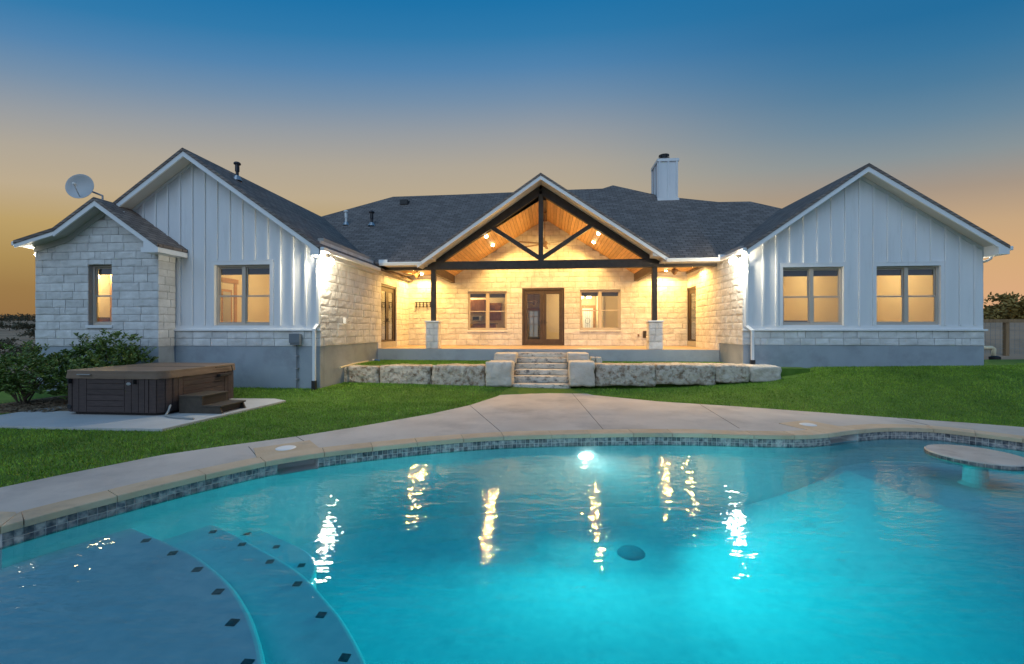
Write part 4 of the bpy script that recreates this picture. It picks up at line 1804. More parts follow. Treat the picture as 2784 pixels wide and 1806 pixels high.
xd = XL - .03
zL = LW_er[1] - .16
yd = YL - .06
g0 = atZ(850, 1052, .12)
downspout([(LW_rr[0] - .02, yd - .3, zL), (xd, yd, zL - .32), (xd, yd, CAP + .16), (xd - .06, yd - .09, CAP + .02), (xd - .06, yd - .09, .42)])
box_part('drain_boot', xd - .115, xd - .01, yd - .14, yd - .04, .12, .42, 'plastic_black', house)
xd = XR + .07
zR = RW_el[1] - .16
yd = YR - .06
downspout([(RW_el[0] + .02, yd - .3, zR), (xd, yd, zR - .30), (xd, yd, CAP + .12), (xd + .14, yd - .09, CAP - .02), (xd + .14, yd - .09, .92)])
box_part('drain_boot', xd + .09, xd + .20, yd - .14, yd - .04, .60, .92, 'plastic_black', house)
m = MB()
q = [atY(2712, 688, YR), atY(2711, 700, YR), atY(2700, 706, YR), atY(2682, 710, YR), atY(2675, 718, YR), atY(2674, 880, YR)]
m.tube([(p.x + .06, YR + .25, p.z) for p in q], .04, 8)
m.build('downspout', 'trim_white', house, smooth=True)

# chimney
cb = mr(1816, 543)
CYf = cb.y
cz1 = atY(1816, 433, CYf).z
cx0, cx1 = atY(1790, 480, CYf).x, atY(1842.5, 480, CYf).x
ch = box_part('chimney', cx0, cx1, CYf, CYf + 1.15, cb.z - 1.0, cz1, 'siding', house)
for x in (cx0 + .04, (cx0 + cx1) / 2, cx1 - .04):
    box_part('batten', x - .04, x + .04, CYf - .045, CYf - .001, cb.z - .6, cz1 - .1, 'siding', ch)
for y in (CYf + .04, CYf + .58, CYf + 1.1):
    box_part('batten', cx0 - .045, cx0 - .001, y - .04, y + .04, cb.z - .6, cz1 - .1, 'siding', ch)
m = MB()
m.box(cx0 - .055, cx1 + .055, CYf - .055, CYf + 1.18, cz1 - .10, cz1 + .02)
m.build('chimney_cap', 'trim_white', ch)
m = MB()
m.box(cx0 - .05, cx1 + .05, CYf - .06, CYf - .047, cb.z - .6, cb.z + .06)
m.build('flashing', 'trim_white', ch)
cc = ((cx0 + cx1) / 2 - .06, CYf + .45)
fr_ = .22
v, f = lathe([(fr_, .02), (fr_, .08)], 24, (cc[0], cc[1], cz1))
m = MB()
m.add(v, f)
for zz in (.17, .27):
    v, f = lathe([(fr_, zz), (fr_, zz + .025)], 24, (cc[0], cc[1], cz1))
    m.add(v, f)
for k in range(12):
    th = 2 * math.pi * k / 12
    m.box(cc[0] + fr_ * math.cos(th) - .012, cc[0] + fr_ * math.cos(th) + .012, cc[1] + fr_ * math.sin(th) - .012, cc[1] + fr_ * math.sin(th) + .012, cz1 + .02, cz1 + .34)
v, f = lathe([(.12, .02), (.12, .30)], 16, (cc[0], cc[1], cz1))
m.add(v, f)
v, f = lathe([(fr_ + .01, .33), (fr_ + .01, .35), (0, .37)], 24, (cc[0], cc[1], cz1))
m.add(v, f)
m.build('flue_cage', 'metal_dark', ch)


def vent(base, h, r, material, cap=True, flash=True):
    b = Vector(base)
    m = MB()
    m.tube([b + Vector((0, 0, -.15)), b + Vector((0, 0, h * .55))], r * .75, 12)
    m.tube([b + Vector((0, 0, h * .5)), b + Vector((0, 0, h))], r * 1.05, 12)
    if cap:
        v, f = lathe([(r * 1.7, h * .93), (r * 1.7, h), (r * 1.2, h * 1.06), (0, h * 1.09)], 14, tuple(b))
        m.add(v, f)
    o = m.build('vent_pipe', material, house)
    v, f = lathe([(r * 2.4, -.03), (r * 1.1, .12)], 12, tuple(b))
    mk('vent_boot', v, f, 'metal_grey', o)
    return o


def on_left_slope(px, py):
    A = Vector((LW_peak[0], YLF, LW_peak[1]))
    B = Vector((LW_rr[0], YLF, LW_rr[1]))
    n_ = (B - A).cross(Vector((0, 1, 0)))
    return on_plane(px, py, A, n_)


vb = on_left_slope(645, 489)
print('vent', vb)
vent(vb, .50, .058, 'metal_dark')
vent(mr(941, 611), .58, .06, 'plastic_white')
vent(mr(1010.5, 613), .58, .07, 'metal_dark')
q = mr(1101, 553)
box_part('roof_vent', q.x - .18, q.x + .18, q.y - .2, q.y + .3, q.z - .1, q.z + .12, 'plastic_black', house)

finish_stones(300)


# ------------------------------------------------------------------ rooms behind the glass
def room(x0, x1, y0, y1, z0, z1, open_front=True):
    v = [(x0, y0, z0), (x1, y0, z0), (x1, y1, z0), (x0, y1, z0), (x0, y0, z1), (x1, y0, z1), (x1, y1, z1), (x0, y1, z1)]
    mk('interior_floor', [v[0], v[1], v[2], v[3]], [(0, 1, 2, 3)], 'interior_floor', house)
    return mk('interior_wall', v, [(4, 7, 6, 5), (2, 3, 7, 6), (0, 3, 7, 4), (1, 2, 6, 5)], 'interior_wall', house)


WARM = (1.0, .74, .38)
FLR = SLAB


def ceiling_lamp(x, y, z, watts, label, color=WARM, r=.16, drop=.12):
    e = empty('ceiling_lamp', (x, y, z), label, 'lamp')
    v, f = lathe([(0, -drop), (r * .6, -drop * .92), (r, -drop * .4), (r, -.02), (r * .9, -.005)], 20, (x, y, z))
    mk('lamp_shade', v, f, 'lamp_warm', e, smooth=True)
    v, f = lathe([(r * 1.05, -.02), (r * 1.05, -.003), (0, -.003)], 20, (x, y, z))
    mk('lamp_base', v, f, 'metal_grey', e)
    lamp('room_light', (x, y, z - drop - .15), watts * (1.7 if y < 19 else 3.0), color, radius=.15)
    return e


# great room
room(-6.2, 5.7, YB + .21, 26.5, FLR, 4.5)
room(-10.6, XL - .2, YL + .17, 15.6, 1.4, 4.2)
room(XBAY0 + .4, XBAY1 - .2, YS + .21, 13.4, 1.4, 4.0)
room(XR + .2, 9.28, YR + .17, 18.5, 1.4, 4.25)
room(9.36, XRR - .2, YR + .17, 18.5, 1.4, 4.25)
ceiling_lamp(-8.6, 13.9, 4.19, 62, 'ceiling lamp inside the room behind the left board gable window')
ceiling_lamp(7.6, 16.4, 4.24, 56, 'ceiling lamp inside the bedroom behind the left window of the right gable')
ceiling_lamp(11.0, 16.4, 4.24, 56, 'ceiling lamp inside the bedroom behind the right window of the right gable')
ceiling_lamp(-4.5, 22.4, 4.49, 70, 'glowing ceiling lamp inside the kitchen')
ceiling_lamp(3.6, 21.0, 4.49, 60, 'ceiling lamp inside the great room right of the french doors')
cs0, cs1 = atY(2134, 872, 14.6), atY(2204, 884, 14.6)
e = empty('console_table', ((cs0.x + cs1.x) / 2, 14.7, 1.4), 'low grey furniture edge at the bottom of the left window of the right gable', 'furniture')
box_part('top', cs0.x - .3, cs1.x, 14.6, 15.0, cs0.z - .06, cs0.z, 'box_grey', e)
box_part('body', cs0.x - .25, cs1.x - .05, 14.62, 14.98, 1.41, cs0.z - .061, 'box_grey', e)
# entry chandelier
cpos = atY(1590, 811, 23.2)
e = empty('chandelier', (cpos.x, cpos.y, cpos.z), 'glowing chandelier seen through the right porch window', 'chandelier')
m = MB()
m.tube([(cpos.x, cpos.y, cpos.z + .2), (cpos.x, cpos.y, 4.49)], .012, 6)
for k in range(6):
    a = k * math.pi / 3
    m.tube([(cpos.x, cpos.y, cpos.z + .15), (cpos.x + .18 * math.cos(a), cpos.y + .18 * math.sin(a), cpos.z), (cpos.x + .26 * math.cos(a), cpos.y + .26 * math.sin(a), cpos.z + .03)], .012, 6)
m.build('arms', 'metal_dark', e)
for k in range(6):
    a = k * math.pi / 3
    v, f = lathe([(.0, -.05), (.05, -.03), (.065, .02), (.05, .08)], 10, (cpos.x + .28 * math.cos(a), cpos.y + .28 * math.sin(a), cpos.z + .03))
    mk('lamp_shade', v, f, 'lamp_warm', e, smooth=True)
lamp('chandelier_light', (cpos.x, cpos.y, cpos.z - .25), 130, WARM, radius=.25)
# kitchen
kitchen = atY(1275, 850, 22.6)


def cab(px0, px1, py0, py1, Y, d, name, label, ndoor=1, material='cabinet'):
    a, b = atY(px0, py0, Y), atY(px1, py1, Y)
    e = empty(name, ((a.x + b.x) / 2, Y, b.z), label, 'cabinet')
    box_part('carcass', a.x, b.x, Y + .02, Y + d, b.z, a.z, material, e)
    w = (b.x - a.x) / ndoor
    for k in range(ndoor):
        x0, x1 = a.x + k * w + .008, a.x + (k + 1) * w - .008
        dr = box_part('cabinet_door', x0, x1, Y - .003, Y + .019, b.z + .01, a.z - .01, material, e, bevel=.006)
        box_part('panel', x0 + .06, x1 - .06, Y - .012, Y - .0035, b.z + .08, a.z - .08, material, e, bevel=.012)
    return e


cab(1270, 1318, 815, 850, 22.6, .4, 'kitchen_cabinet', 'brown wood upper cabinet at the left of the kitchen window', 2)
cab(1331, 1363, 824, 871, 22.9, .4, 'kitchen_cabinet', 'brown wood tall hung cabinet seen in the right kitchen pane', 1)
mw0, mw1 = atY(1283, 859, 22.55), atY(1309, 872.5, 22.55)
e = empty('microwave_oven', (mw0.x, 22.55, mw1.z), 'steel microwave oven under the kitchen cabinets', 'microwave')
box_part('body', mw0.x, mw1.x, 22.57, 22.95, mw1.z, mw0.z, 'steel', e, bevel=.01)
box_part('door_glass', mw0.x + .04, mw1.x - .14, 22.555, 22.569, mw1.z + .04, mw0.z - .04, 'plastic_black', e)
cab(1262, 1345, 882, 934, 21.9, .6, 'kitchen_counter', 'kitchen base cabinet with dark counter behind the left porch window', 3)
a = atY(1262, 880, 21.9)
b = atY(1350, 880, 21.9)
co_ = box_part('countertop', a.x, b.x, 21.86, 22.52, a.z - .03, a.z + .01, 'counter', bpy.data.objects['kitchen_counter'])
m = MB()
m.box(a.x - .5, b.x + 1.2, 23.0, 23.1, FLR, 4.49)
m.build('interior_wall', 'interior_wall', house)
# rear window seen through the french door
Yq = 26.4
w0, w1 = atY(1439, 846, Yq), atY(1463, 917, Yq)
m = MB()
e = empty('rear_window', (w0.x, Yq, w1.z), 'white gridded rear window seen through the left french door leaf', 'window')
for x in (w0.x, (w0.x + w1.x) / 2, w1.x):
    m.box(x - .03, x + .03, Yq - .05, Yq, w1.z, w0.z)
for z in (w0.z, w0.z - .35, (w0.z + w1.z) / 2, w1.z):
    m.box(w0.x - .05, w1.x + .05, Yq - .056, Yq - .004, z - .03, z + .03)
m.build('frame', 'plastic_white', e)
box_part('pane', w0.x, w1.x, Yq - .03, Yq - .02, w1.z, w0.z, 'pane_glow', e)
m = MB()
m.box(w0.x - .12, w1.x + .12, Yq - .08, Yq - .06, w0.z + .03, w0.z + .18)
m.build('head_casing', 'casing', e)
# front entry door, seen through the right window
Ye = 24.5
d0, d1 = atY(1583, 838, Ye), atY(1612, 938, Ye)
e = empty('entry_door', (d0.x, Ye, FLR), 'front door with leaded oval glass seen through the right porch window', 'door')
box_part('door_slab', d0.x, d1.x, Ye, Ye + .05, FLR, d0.z, 'plastic_white', e)
m = MB()
m.box(d0.x - .14, d0.x, Ye - .03, Ye + .05, FLR, d0.z)
m.box(d1.x, d1.x + .14, Ye - .03, Ye + .05, FLR, d0.z)
m.box(d0.x - .14, d1.x + .14, Ye - .03, Ye + .05, d0.z, d0.z + .15)
m.build('door_casing', 'casing', e)
gx0, gx1 = atY(1588, 840, Ye).x, atY(1607, 840, Ye).x
gz0, gz1 = atY(1597, 903, Ye).z, atY(1597, 842, Ye).z
box_part('leaded_glass', gx0, gx1, Ye - .02, Ye - .005, gz0, gz1, 'pane_glow', e)
m = MB()
for k in range(1, 4):
    x = gx0 + (gx1 - gx0) * k / 4
    m.box(x - .006, x + .006, Ye - .03, Ye - .021, gz0, gz1)
gm = (gx0 + gx1) / 2, (gz0 + gz1) / 2
ring = [(gm[0] + .13 * math.cos(t), Ye - .026, gm[1] + .16 * math.sin(t)) for t in [k * math.pi / 8 for k in range(17)]]
m.tube(ring, .009, 5)
m.build('lead_came', 'metal_dark', e)
m = MB()
a = atY(1634, 850, 22.0)
m.box(a.x, a.x + .12, 21.0, 24.5, FLR, 4.49)
m.box(d0.x - 2.2, a.x + 4, Ye + .06, Ye + .16, FLR, 4.49)
m.build('interior_wall', 'interior_wall', house)
# curtain in the french door's right leaf
a, b = atY(1497, 870, YB + .5), atY(1522, 870, YB + .5)
# left wing room: doorway with wood casing
XD = -10.56
a, b = atX(596, 760, XD), atX(641, 773, XD)
e = empty('room_doorway', (XD, b.y, 1.4), 'wood cased doorway inside the room of the left gable window', 'doorway')
m = MB()
m.box(XD, XD + .05, b.y - .13, b.y, 1.41, b.z)
m.box(XD, XD + .06, b.y - 1.4, b.y + .05, b.z, b.z + .15)
m.build('door_casing', 'casing', e)
box_part('door_leaf', XD, XD + .03, b.y - 1.0, b.y - .135, 1.41, b.z - .001, 'interior_wall', e)
box_part('mirror', XD + .031, XD + .045, b.y - .62, b.y - .28, 1.95, b.z - .3, 'steel', e)
box_part('frame', XD + .0315, XD + .04, b.y - .68, b.y - .22, 1.88, b.z - .22, 'casing', e)
# bathroom in the bay: seen on the room's left wall
XW = XBAY0 + .42
p = atX(262, 752, XW + .10)
e = empty('wall_lamp', tuple(p), 'glowing vanity lamp inside the narrow stone bay window', 'lamp')
v, f = lathe([(0, -.09), (.06, -.06), (.075, .0), (.05, .08), (0, .1)], 14, tuple(p))
mk('lamp_shade', v, f, 'lamp_warm', e, smooth=True)
box_part('back_plate', XW, XW + .03, p.y - .03, p.y + .03, p.z - .3, p.z - .02, 'metal_dark', e)
lamp('vanity_light', (p.x + .5, p.y - .1, p.z + .1), 75, WARM, radius=.12)
a = atX(262, 866, XW + .4)
e = empty('vanity_cabinet', (XW + .2, a.y, 1.4), 'low brown wood vanity cabinet inside the stone bay window', 'cabinet')
box_part('carcass', XW + .01, XW + .42, 11.75, 13.3, 1.41, a.z, 'cabinet', e)
for k in range(4):
    box_part('cabinet_door', XW + .421, XW + .44, 11.8 + k * .37, 11.8 + k * .37 + .34, 1.45, a.z - .04, 'cabinet', e, bevel=.006)
box_part('countertop', XW + .005, XW + .46, 11.74, 13.31, a.z + .001, a.z + .04, 'counter', e)
m = MB()
q = atY(299, 800, 12.2)
m.box(q.x, q.x + .12, 12.2, 12.32, 1.4, 3.6)
tag(m.build('door_post', 'casing'), 'orange wood door post at the right edge of the stone bay window', 'door post')

# ------------------------------------------------------------------ porch lamps and fans
BW = (1.0, .57, .145)


def vault_point(px, py, side):
    A = Vector((VA[0], YB, VA[1]))
    B = Vector((XVL if side < 0 else XVR, YB, ZC - .08))
    n_ = (B - A).cross(Vector((0, 1, 0)))
    return on_plane(px, py, A, n_)


def ceiling_bulb(p, nrm, label, watts):
    p = Vector(p)
    n_ = Vector(nrm).normalized()
    e = empty('porch_lamp', tuple(p), label, 'lamp', 'flood bulbs in the porch ceiling')
    q = n_.to_track_quat('Z', 'Y').to_matrix()

    def place(prof, name, material):
        v, f = lathe(prof, 18)
        v = [p + q @ Vector(x) for x in v]
        return mk(name, v, f, material, e, smooth=True)
    place([(.085, .0), (.10, .012), (.082, .024), (.07, .014)], 'trim_ring', 'trim_white')
    place([(.0, .10), (.042, .088), (.066, .055), (.06, .02), (.035, .004)], 'bulb', 'bulb_warm')
    li = lamp('porch_light', p + n_ * .12, watts * 3.9, BW, 'SPOT', radius=.06, spot_size=R(168), spot_blend=.35)
    aim(li, p + n_ * 3)
    return e


def nrm_side(side):
    A = Vector((VA[0], 0, VA[1]))
    B = Vector((XVL if side < 0 else XVR, 0, ZC - .08))
    t = (B - A).normalized()
    n_ = Vector((-t.z, 0, t.x))
    return n_ if n_.z < 0 else -n_


for (px, py, s, lab) in ((1320, 640, -1, 'glowing flood bulb high on the left slope of the porch gable'), (1343, 677, -1, 'glowing flood bulb lower on the left slope of the porch gable'),
                         (1629, 632, 1, 'glowing flood bulb high on the right slope of the porch gable'), (1610, 671.5, 1, 'glowing flood bulb lower on the right slope of the porch gable')):
    p = vault_point(px, py, s)
    if p.y > 17.7:
        p = vault_point(px + s * 4, py - 12, s)
        p.y = min(p.y, 17.7)
    print('bulb', p)
    ceiling_bulb(p + nrm_side(s) * .012, nrm_side(s), lab, 80)
for (px, py, lab) in ((1156, 747, 'glowing flood bulb in the flat porch ceiling left of the truss'), (1811, 735, 'glowing flood bulb in the flat porch ceiling right of the truss')):
    p = atZ(px, py, ZC - .02)
    print('side bulb', p)
    if p.y > 18.6:
        p = Vector((p.x, 18.4, ZC))
    ceiling_bulb((p.x, p.y, ZC - .013), (0, 0, -1), lab, 80)
ceiling_bulb((XR - .45, 17.0, ZC - .013), (0, 0, -1), 'bulb close to the right porch wall above the single door', 45)
ceiling_bulb((XL + .9, 17.0, ZC - .013), (0, 0, -1), 'bulb in the left porch ceiling near the side door', 50)


def fan(hub, ceil_z, label, rot, nb=5, rad=.66, tilt=0, material='fan_brown'):
    x, y, z = hub
    e = empty('ceiling_fan', (x, y, ceil_z), label, 'ceiling fan', 'ceiling fans under the porch roof')
    m = MB()
    m.tube([(x, y, z + .1), (x, y, ceil_z - .01)], .014, 8)
    m.build('downrod', material, e)
    v, f = lathe([(.0, ceil_z - .008), (.075, ceil_z - .008), (.06, ceil_z - .07), (.02, ceil_z - .09)], 16, (x, y, 0))
    mk('canopy', v, f, material, e, smooth=True)
    v, f = lathe([(.02, z + .12), (.10, z + .10), (.13, z + .05), (.13, z), (.09, z - .04), (.07, z - .10), (.03, z - .13), (0, z - .135)], 20, (x, y, 0))
    mk('motor', v, f, material, e, smooth=True)
    for k in range(nb):
        a = rot + 2 * math.pi * k / nb
        d = Vector((math.cos(a), math.sin(a), 0))
        s = Vector((-math.sin(a), math.cos(a), .18)).normalized()
        c = Vector((x, y, z + .01))
        p1, p2 = c + d * .11, c + d * .24
        pts = [c + d * .2 - s * .045, c + d * .30 - s * .062, c + d * (rad - .05) - s * .075, c + d * rad - s * .045, c + d * rad + s * .045, c + d * (rad - .05) + s * .075, c + d * .30 + s * .062, c + d * .2 + s * .045]
        b = MB()
        b.prism(pts, (0, 0, .008))
        bl = b.build('blade', material, e)
        b = MB()
        b.bar(p1 + Vector((0, 0, -.006)), p2 + Vector((0, 0, -.006)), .03, .006, up=(0, 0, 1))
        b.build('blade_iron', 'metal_dark', e)
    return e


hl = atY(1134, 750, 17.4)
fan((hl.x, 17.4, hl.z + .02), ZC - .012, 'brown ceiling fan under the flat left porch ceiling', .35)
hr = atY(1834, 740, 17.4)
fan((hr.x, 17.4, hr.z + .02), ZC - .012, 'brown ceiling fan under the flat right porch ceiling', .15)
hc = atY(1481, 664, 17.5)
fan((VA[0], 17.5, hc.z), VA[1] - .10, 'large long-bladed ceiling fan hanging in the middle of the porch gable', .45, nb=6, rad=1.15)
fi = atY(1452, 823, 22.8)
fan((fi.x, 22.8, fi.z), 4.49, 'small ceiling fan indoors seen through the left french door leaf', .3, rad=.5)


# corner floodlights
def flood(p, label, watts, side):
    p = Vector(p)
    e = empty('floodlight', tuple(p), label, 'floodlight')
    v, f = lathe([(0, .03), (.06, .03), (.065, 0), (.05, -.03), (0, -.035)], 16, (p.x, p.y, p.z + .08))
    mk('base_plate', v, f, 'plastic_white', e)
    for s in (-1, 1):
        c = p + Vector((s * .115, -.10, 0))
        d = Vector((s * .25, -.8, -.45)).normalized()
        q = d.to_track_quat('Z', 'Y').to_matrix()
        v, f = lathe([(.03, -.14), (.065, -.11), (.10, -.02), (.112, .03)], 18)
        hd = mk('lamp_head', [c + q @ Vector(x) for x in v], f, 'plastic_white', e, smooth=True)
        v, f = lathe([(.110, .02), (.08, .05), (.0, .062)], 18)
        mk('lens', [c + q @ Vector(x) for x in v], f, 'flood_lens', e, smooth=True)
        m = MB()
        m.tube([p + Vector((0, 0, .05)), c + q @ Vector((0, 0, -.08))], .018, 8)
        m.build('arm', 'plastic_white', e)
    lamp('flood_light', p + Vector((side * .02, -.22, -.15)), watts, (1.0, .86, .60), radius=.07)
    return e


fl1 = atY(884, 688, YLF + .1)
flood((XL + .20, YL + .06, LW_er[1] - .36), 'twin head floodlight glowing at the right corner of the left gable', 185, 1)
flood((XR - .20, YR + .06, RW_el[1] - .36), 'twin head floodlight glowing at the left corner of the right gable', 185, -1)
flood((XRR + .16, YR + .95, RW_er[1] - .36), 'floodlight under the far right eave beside the curved downspout', 14, 1)
flood((XBAY0 - .25, YS + .45, bend.z - .30), 'floodlight under the far left eave of the stone bay', 12, -1)

# ------------------------------------------------------------------ things on the walls
c0, c1 = atY(1129, 822, YB), atY(1176, 836, YB)
e = empty('tv_bracket', (c0.x, YB - .06, c1.z), 'black metal television bracket on the porch back wall', 'bracket')
m = MB()
m.box(c0.x, c1.x, YB - .085, YB - .07, c0.z - .035, c0.z)
m.box(c0.x, c1.x, YB - .085, YB - .07, c1.z, c1.z + .035)
m.build('rail', 'plastic_black', e)
for k in range(5):
    x = c0.x + (c1.x - c0.x) * (k + .5) / 5
    box_part('upright', x - .025, x + .025, YB - .10, YB - .086, c1.z - .01, c0.z + .01, 'plastic_black', e)
m = MB()
m.tube([(c0.x + .1, YB - .09, c1.z), (c0.x + .06, YB - .09, c1.z - .15), (c0.x - .05, YB - .085, c1.z - .22)], .008, 6)
m.build('cable', 'plastic_black', e)
a, b = atY(1747, 900, YB), atY(1760.5, 919, YB)
e = empty('wall_vent', (a.x, YB - .06, b.z), 'small dark square vent on the porch wall behind the right pillar', 'vent')
box_part('frame', a.x, b.x, YB - .075, YB - .04, b.z, a.z, 'door_bronze', e, bevel=.006)
for k in range(4):
    z = b.z + (a.z - b.z) * (k + .6) / 4.6
    box_part('slat', a.x + .02, b.x - .02, YB - .084, YB - .0755, z - .012, z + .012, 'plastic_black', e)


def outlet(px, py, Y, label):
    c = atY(px, py, Y)
    e = empty('wall_outlet', (c.x, Y - .05, c.z), label, 'outlet')
    box_part('cover', c.x - .04, c.x + .04, Y - .075, Y - .04, c.z - .06, c.z + .06, 'metal_grey', e, bevel=.006)
    box_part('flap', c.x - .03, c.x + .03, Y - .084, Y - .0755, c.z - .05, c.z + .045, 'fan_brown', e, bevel=.004)


outlet(1735, 912, YB, 'small outlet cover on the porch wall left of the dark vent')
outlet(1198, 913, YB, 'small outlet cover on the porch wall just right of the left pillar')
c = atX(933, 872, XL)
e = empty('hose_bracket', (XL + .05, c.y, c.z), 'small pale bracket on the stone wall left of the side door', 'bracket')
m = MB()
m.prism([Vector((XL + .05, c.y - .10, c.z + .09)), Vector((XL + .05, c.y - .10, c.z - .09)), Vector((XL + .05, c.y + .14, c.z))], (.09, 0, 0))
m.build('body', 'plastic_white', e)
m = MB()
m.tube([(XL + .1, c.y - .04, c.z - .05), (XL + .14, c.y + .12, c.z - .02)], .02, 8)
m.build('spigot', 'metal_grey', e)

# electrical box with conduit on the left wing
a, b = atY(797, 908, YL), atY(823, 938, YL)
e = empty('utility_box', ((a.x + b.x) / 2, YL, .2), 'grey electrical box with conduit beside the white downspout', 'electrical box')
box_part('body', a.x, b.x, YL - .16, YL - .05, b.z, a.z, 'box_grey', e, bevel=.008)
box_part('lid', a.x - .012, b.x + .012, YL - .185, YL - .161, b.z + .06, a.z + .012, 'box_grey', e, bevel=.006)
m = MB()
xm = (a.x + b.x) / 2
m.tube([(xm, YL - .06, b.z), (xm, YL - .06, .16)], .017, 8)
m.build('conduit', 'box_grey', e)
for z in (1.1, .75, .45):
    box_part('strap', xm - .04, xm + .04, YL - .085, YL - .002, z - .012, z + .012, 'metal_grey', e)

# satellite dish on the bay ridge
dcn = atY(225, 511, 10.66)
e = empty('satellite_dish', (bpk.x, 10.75, bpk.z), 'round grey satellite dish above the small stone gable', 'satellite dish')
dirv = Vector((.22, -1, .12)).normalized()
q = dirv.to_track_quat('Z', 'Y').to_matrix()
RD = .342
prof = [(RD * k / 8, .10 * (k / 8) ** 2) for k in range(9)] + [(RD + .008, .10), (RD, .085)] + [(RD * k / 8, .10 * (k / 8) ** 2 - .015) for k in (7, 5, 3, 1)]
v, f = lathe(prof, 32)
mat('dish_grey', (.52, .53, .54), rough=.5)
mk('reflector', [dcn + q @ Vector(x) for x in v], f, 'dish_grey', e, smooth=True)
m = MB()
m.tube([dcn + q @ Vector((0, -.30, .05)), dcn + q @ Vector((.04, -.02, .34))], .012, 8)
m.build('feed_arm', 'dish_grey', e)
m = MB()
m.tube([dcn + q @ Vector((.04, -.02, .34)), dcn + q @ Vector((.01, -.02, .24))], [.03, .04], 10)
m.build('feed_horn', 'plastic_white', e)
m = MB()
bkp = dcn + q @ Vector((0, 0, -.03))
base_p = Vector((bpk.x + .01, 10.75, bpk.z - .02))
m.tube([bkp, bkp + Vector((.10, .10, -.05)), Vector((base_p.x, base_p.y, base_p.z + .12)), base_p], .024, 8)
m.build('mast', 'metal_grey', e)

# ------------------------------------------------------------------ limestone steps and blocks
def rough_block(name, x0, x1, y0, y1, z0, z1, material, seed, amp=.03, nx_=9, ny_=5, nz_=5):
    r = random.Random(seed)
    bm = bmesh.new()
    bmesh.ops.create_cube(bm, size=1)
    for e_ in list(bm.edges):
        pass
    bmesh.ops.subdivide_edges(bm, edges=bm.edges[:], cuts=9, use_grid_fill=True)
    sx, sy, sz = x1 - x0, y1 - y0, z1 - z0
    rad = min(.055, .13 * sz)
    ph = [r.uniform(0, 6.28) for _ in range(9)]
    for v in bm.verts:
        p = v.co.copy()
        w = Vector((p.x * sx, p.y * sy, p.z * sz))
        h = Vector((sx / 2, sy / 2, sz / 2))
        q = Vector([max(-h[i] + rad, min(h[i] - rad, w[i])) for i in range(3)])
        d = w - q
        if d.length > 1e-6:
            w = q + d.normalized() * rad
        n_ = Vector((w.x / max(h.x, .01), w.y / max(h.y, .01), w.z / max(h.z, .01)))
        nv = Vector((n_.x ** 5, n_.y ** 5, n_.z ** 5))
        if nv.length > 1e-6:
            nv.normalize()
        a = amp * (math.sin(w.x * 7 + ph[0]) * math.sin(w.z * 11 + ph[1]) * .5 + math.sin(w.y * 9 + ph[2] + w.x * 4) * .4 + r.uniform(-.6, .6))
        a *= (.35 if nv.z > .8 else 1.0)
        w += nv * a
        v.co = Vector(((x0 + x1) / 2, (y0 + y1) / 2, (z0 + z1) / 2)) + w
    me = bpy.data.meshes.new(name)
    bm.to_mesh(me)
    bm.free()
    me.shade_smooth()
    me.materials.append(MATS[material])
    o = new_obj(name, me)
    return o


YBK = 12.9
step_z = [.19, .385, .55, .716, .873, 1.02]
step_px = [(1391, 1552), (1394, 1549), (1397, 1546), (1400, 1543), (1401.5, 1542.5), (1404, 1540)]
names = ['lowest', 'second', 'third', 'fourth', 'fifth', 'topmost']
for i in range(6):
    yf = 12.9 + .42 * i
    a, b = atY(step_px[i][0], 1000, yf), atY(step_px[i][1], 1000, yf)
    z0 = -.03 if i == 0 else step_z[i - 1] + .004
    yb = YP - .02 if i == 5 else yf + .62
    o = rough_block('stone_step', a.x, b.x, yf, yb, z0, step_z[i], 'step_stone', 40 + i, amp=.008)
    tag(o, '%s rough limestone step slab, counted from the pool deck up to the porch' % names[i], 'step', 'limestone steps up to the porch')


def block_px(x0, x1, yt, yb, Yf, depth, label, seed, material='block', amp=.035):
    a, b = atY(x0, (yt + yb) / 2, Yf), atY(x1, (yt + yb) / 2, Yf)
    cxp = (x0 + x1) / 2
    zt, zb = atY(cxp, yt, Yf).z, atY(cxp, yb, Yf).z - .05
    o = rough_block('limestone_block', a.x, b.x, Yf, Yf + depth, zb, zt, material, seed, amp=amp)
    tag(o, label, 'stone block', 'limestone blocks of the terrace wall')
    return o


block_px(878, 1027.5, 996, 1050, YBK, .75, 'leftmost brown mottled block of the retaining wall, next to the left gable wing', 60)
block_px(1030, 1170, 995, 1050, YBK, .75, 'middle block of the three left of the stone steps', 61)
block_px(1173, 1317, 994.5, 1049.5, YBK, .75, 'mottled long block just left of the pale square block by the steps', 62)
block_px(1320, 1392, 985, 1048, 12.75, .85, 'pale upright squarish block flanking the left side of the steps', 63, 'block_pale')
block_px(1342, 1402, 961, 985, 13.95, .9, 'pale flat block behind and above the left flanking block of the steps', 64, 'block_pale', .02)
block_px(1549, 1618, 985, 1047, 12.75, .85, 'pale upright squarish block flanking the right side of the steps', 65, 'block_pale')
block_px(1544, 1602, 960.5, 985, 13.95, .9, 'pale flat block behind and above the right flanking block of the steps', 66, 'block_pale', .02)
block_px(1606, 1619, 971.5, 987, 14.55, .35, 'small pale block, left of a touching pair behind the right steps', 67, 'block_pale', .015)
block_px(1620, 1637, 972, 986.5, 14.55, .35, 'small pale block, right of a touching pair behind the right steps', 68, 'block_pale', .015)
block_px(1619.5, 1782.5, 992, 1046, YBK, .75, 'mottled long block just right of the pale square block by the steps', 69)
block_px(1785, 1945.5, 992.5, 1043, YBK, 1.0, 'middle long block of the retaining wall right of the steps', 70)
block_px(1948, 2041, 994, 1037, YBK, 1.0, 'brown speckled block second from the right end of the retaining wall', 71)
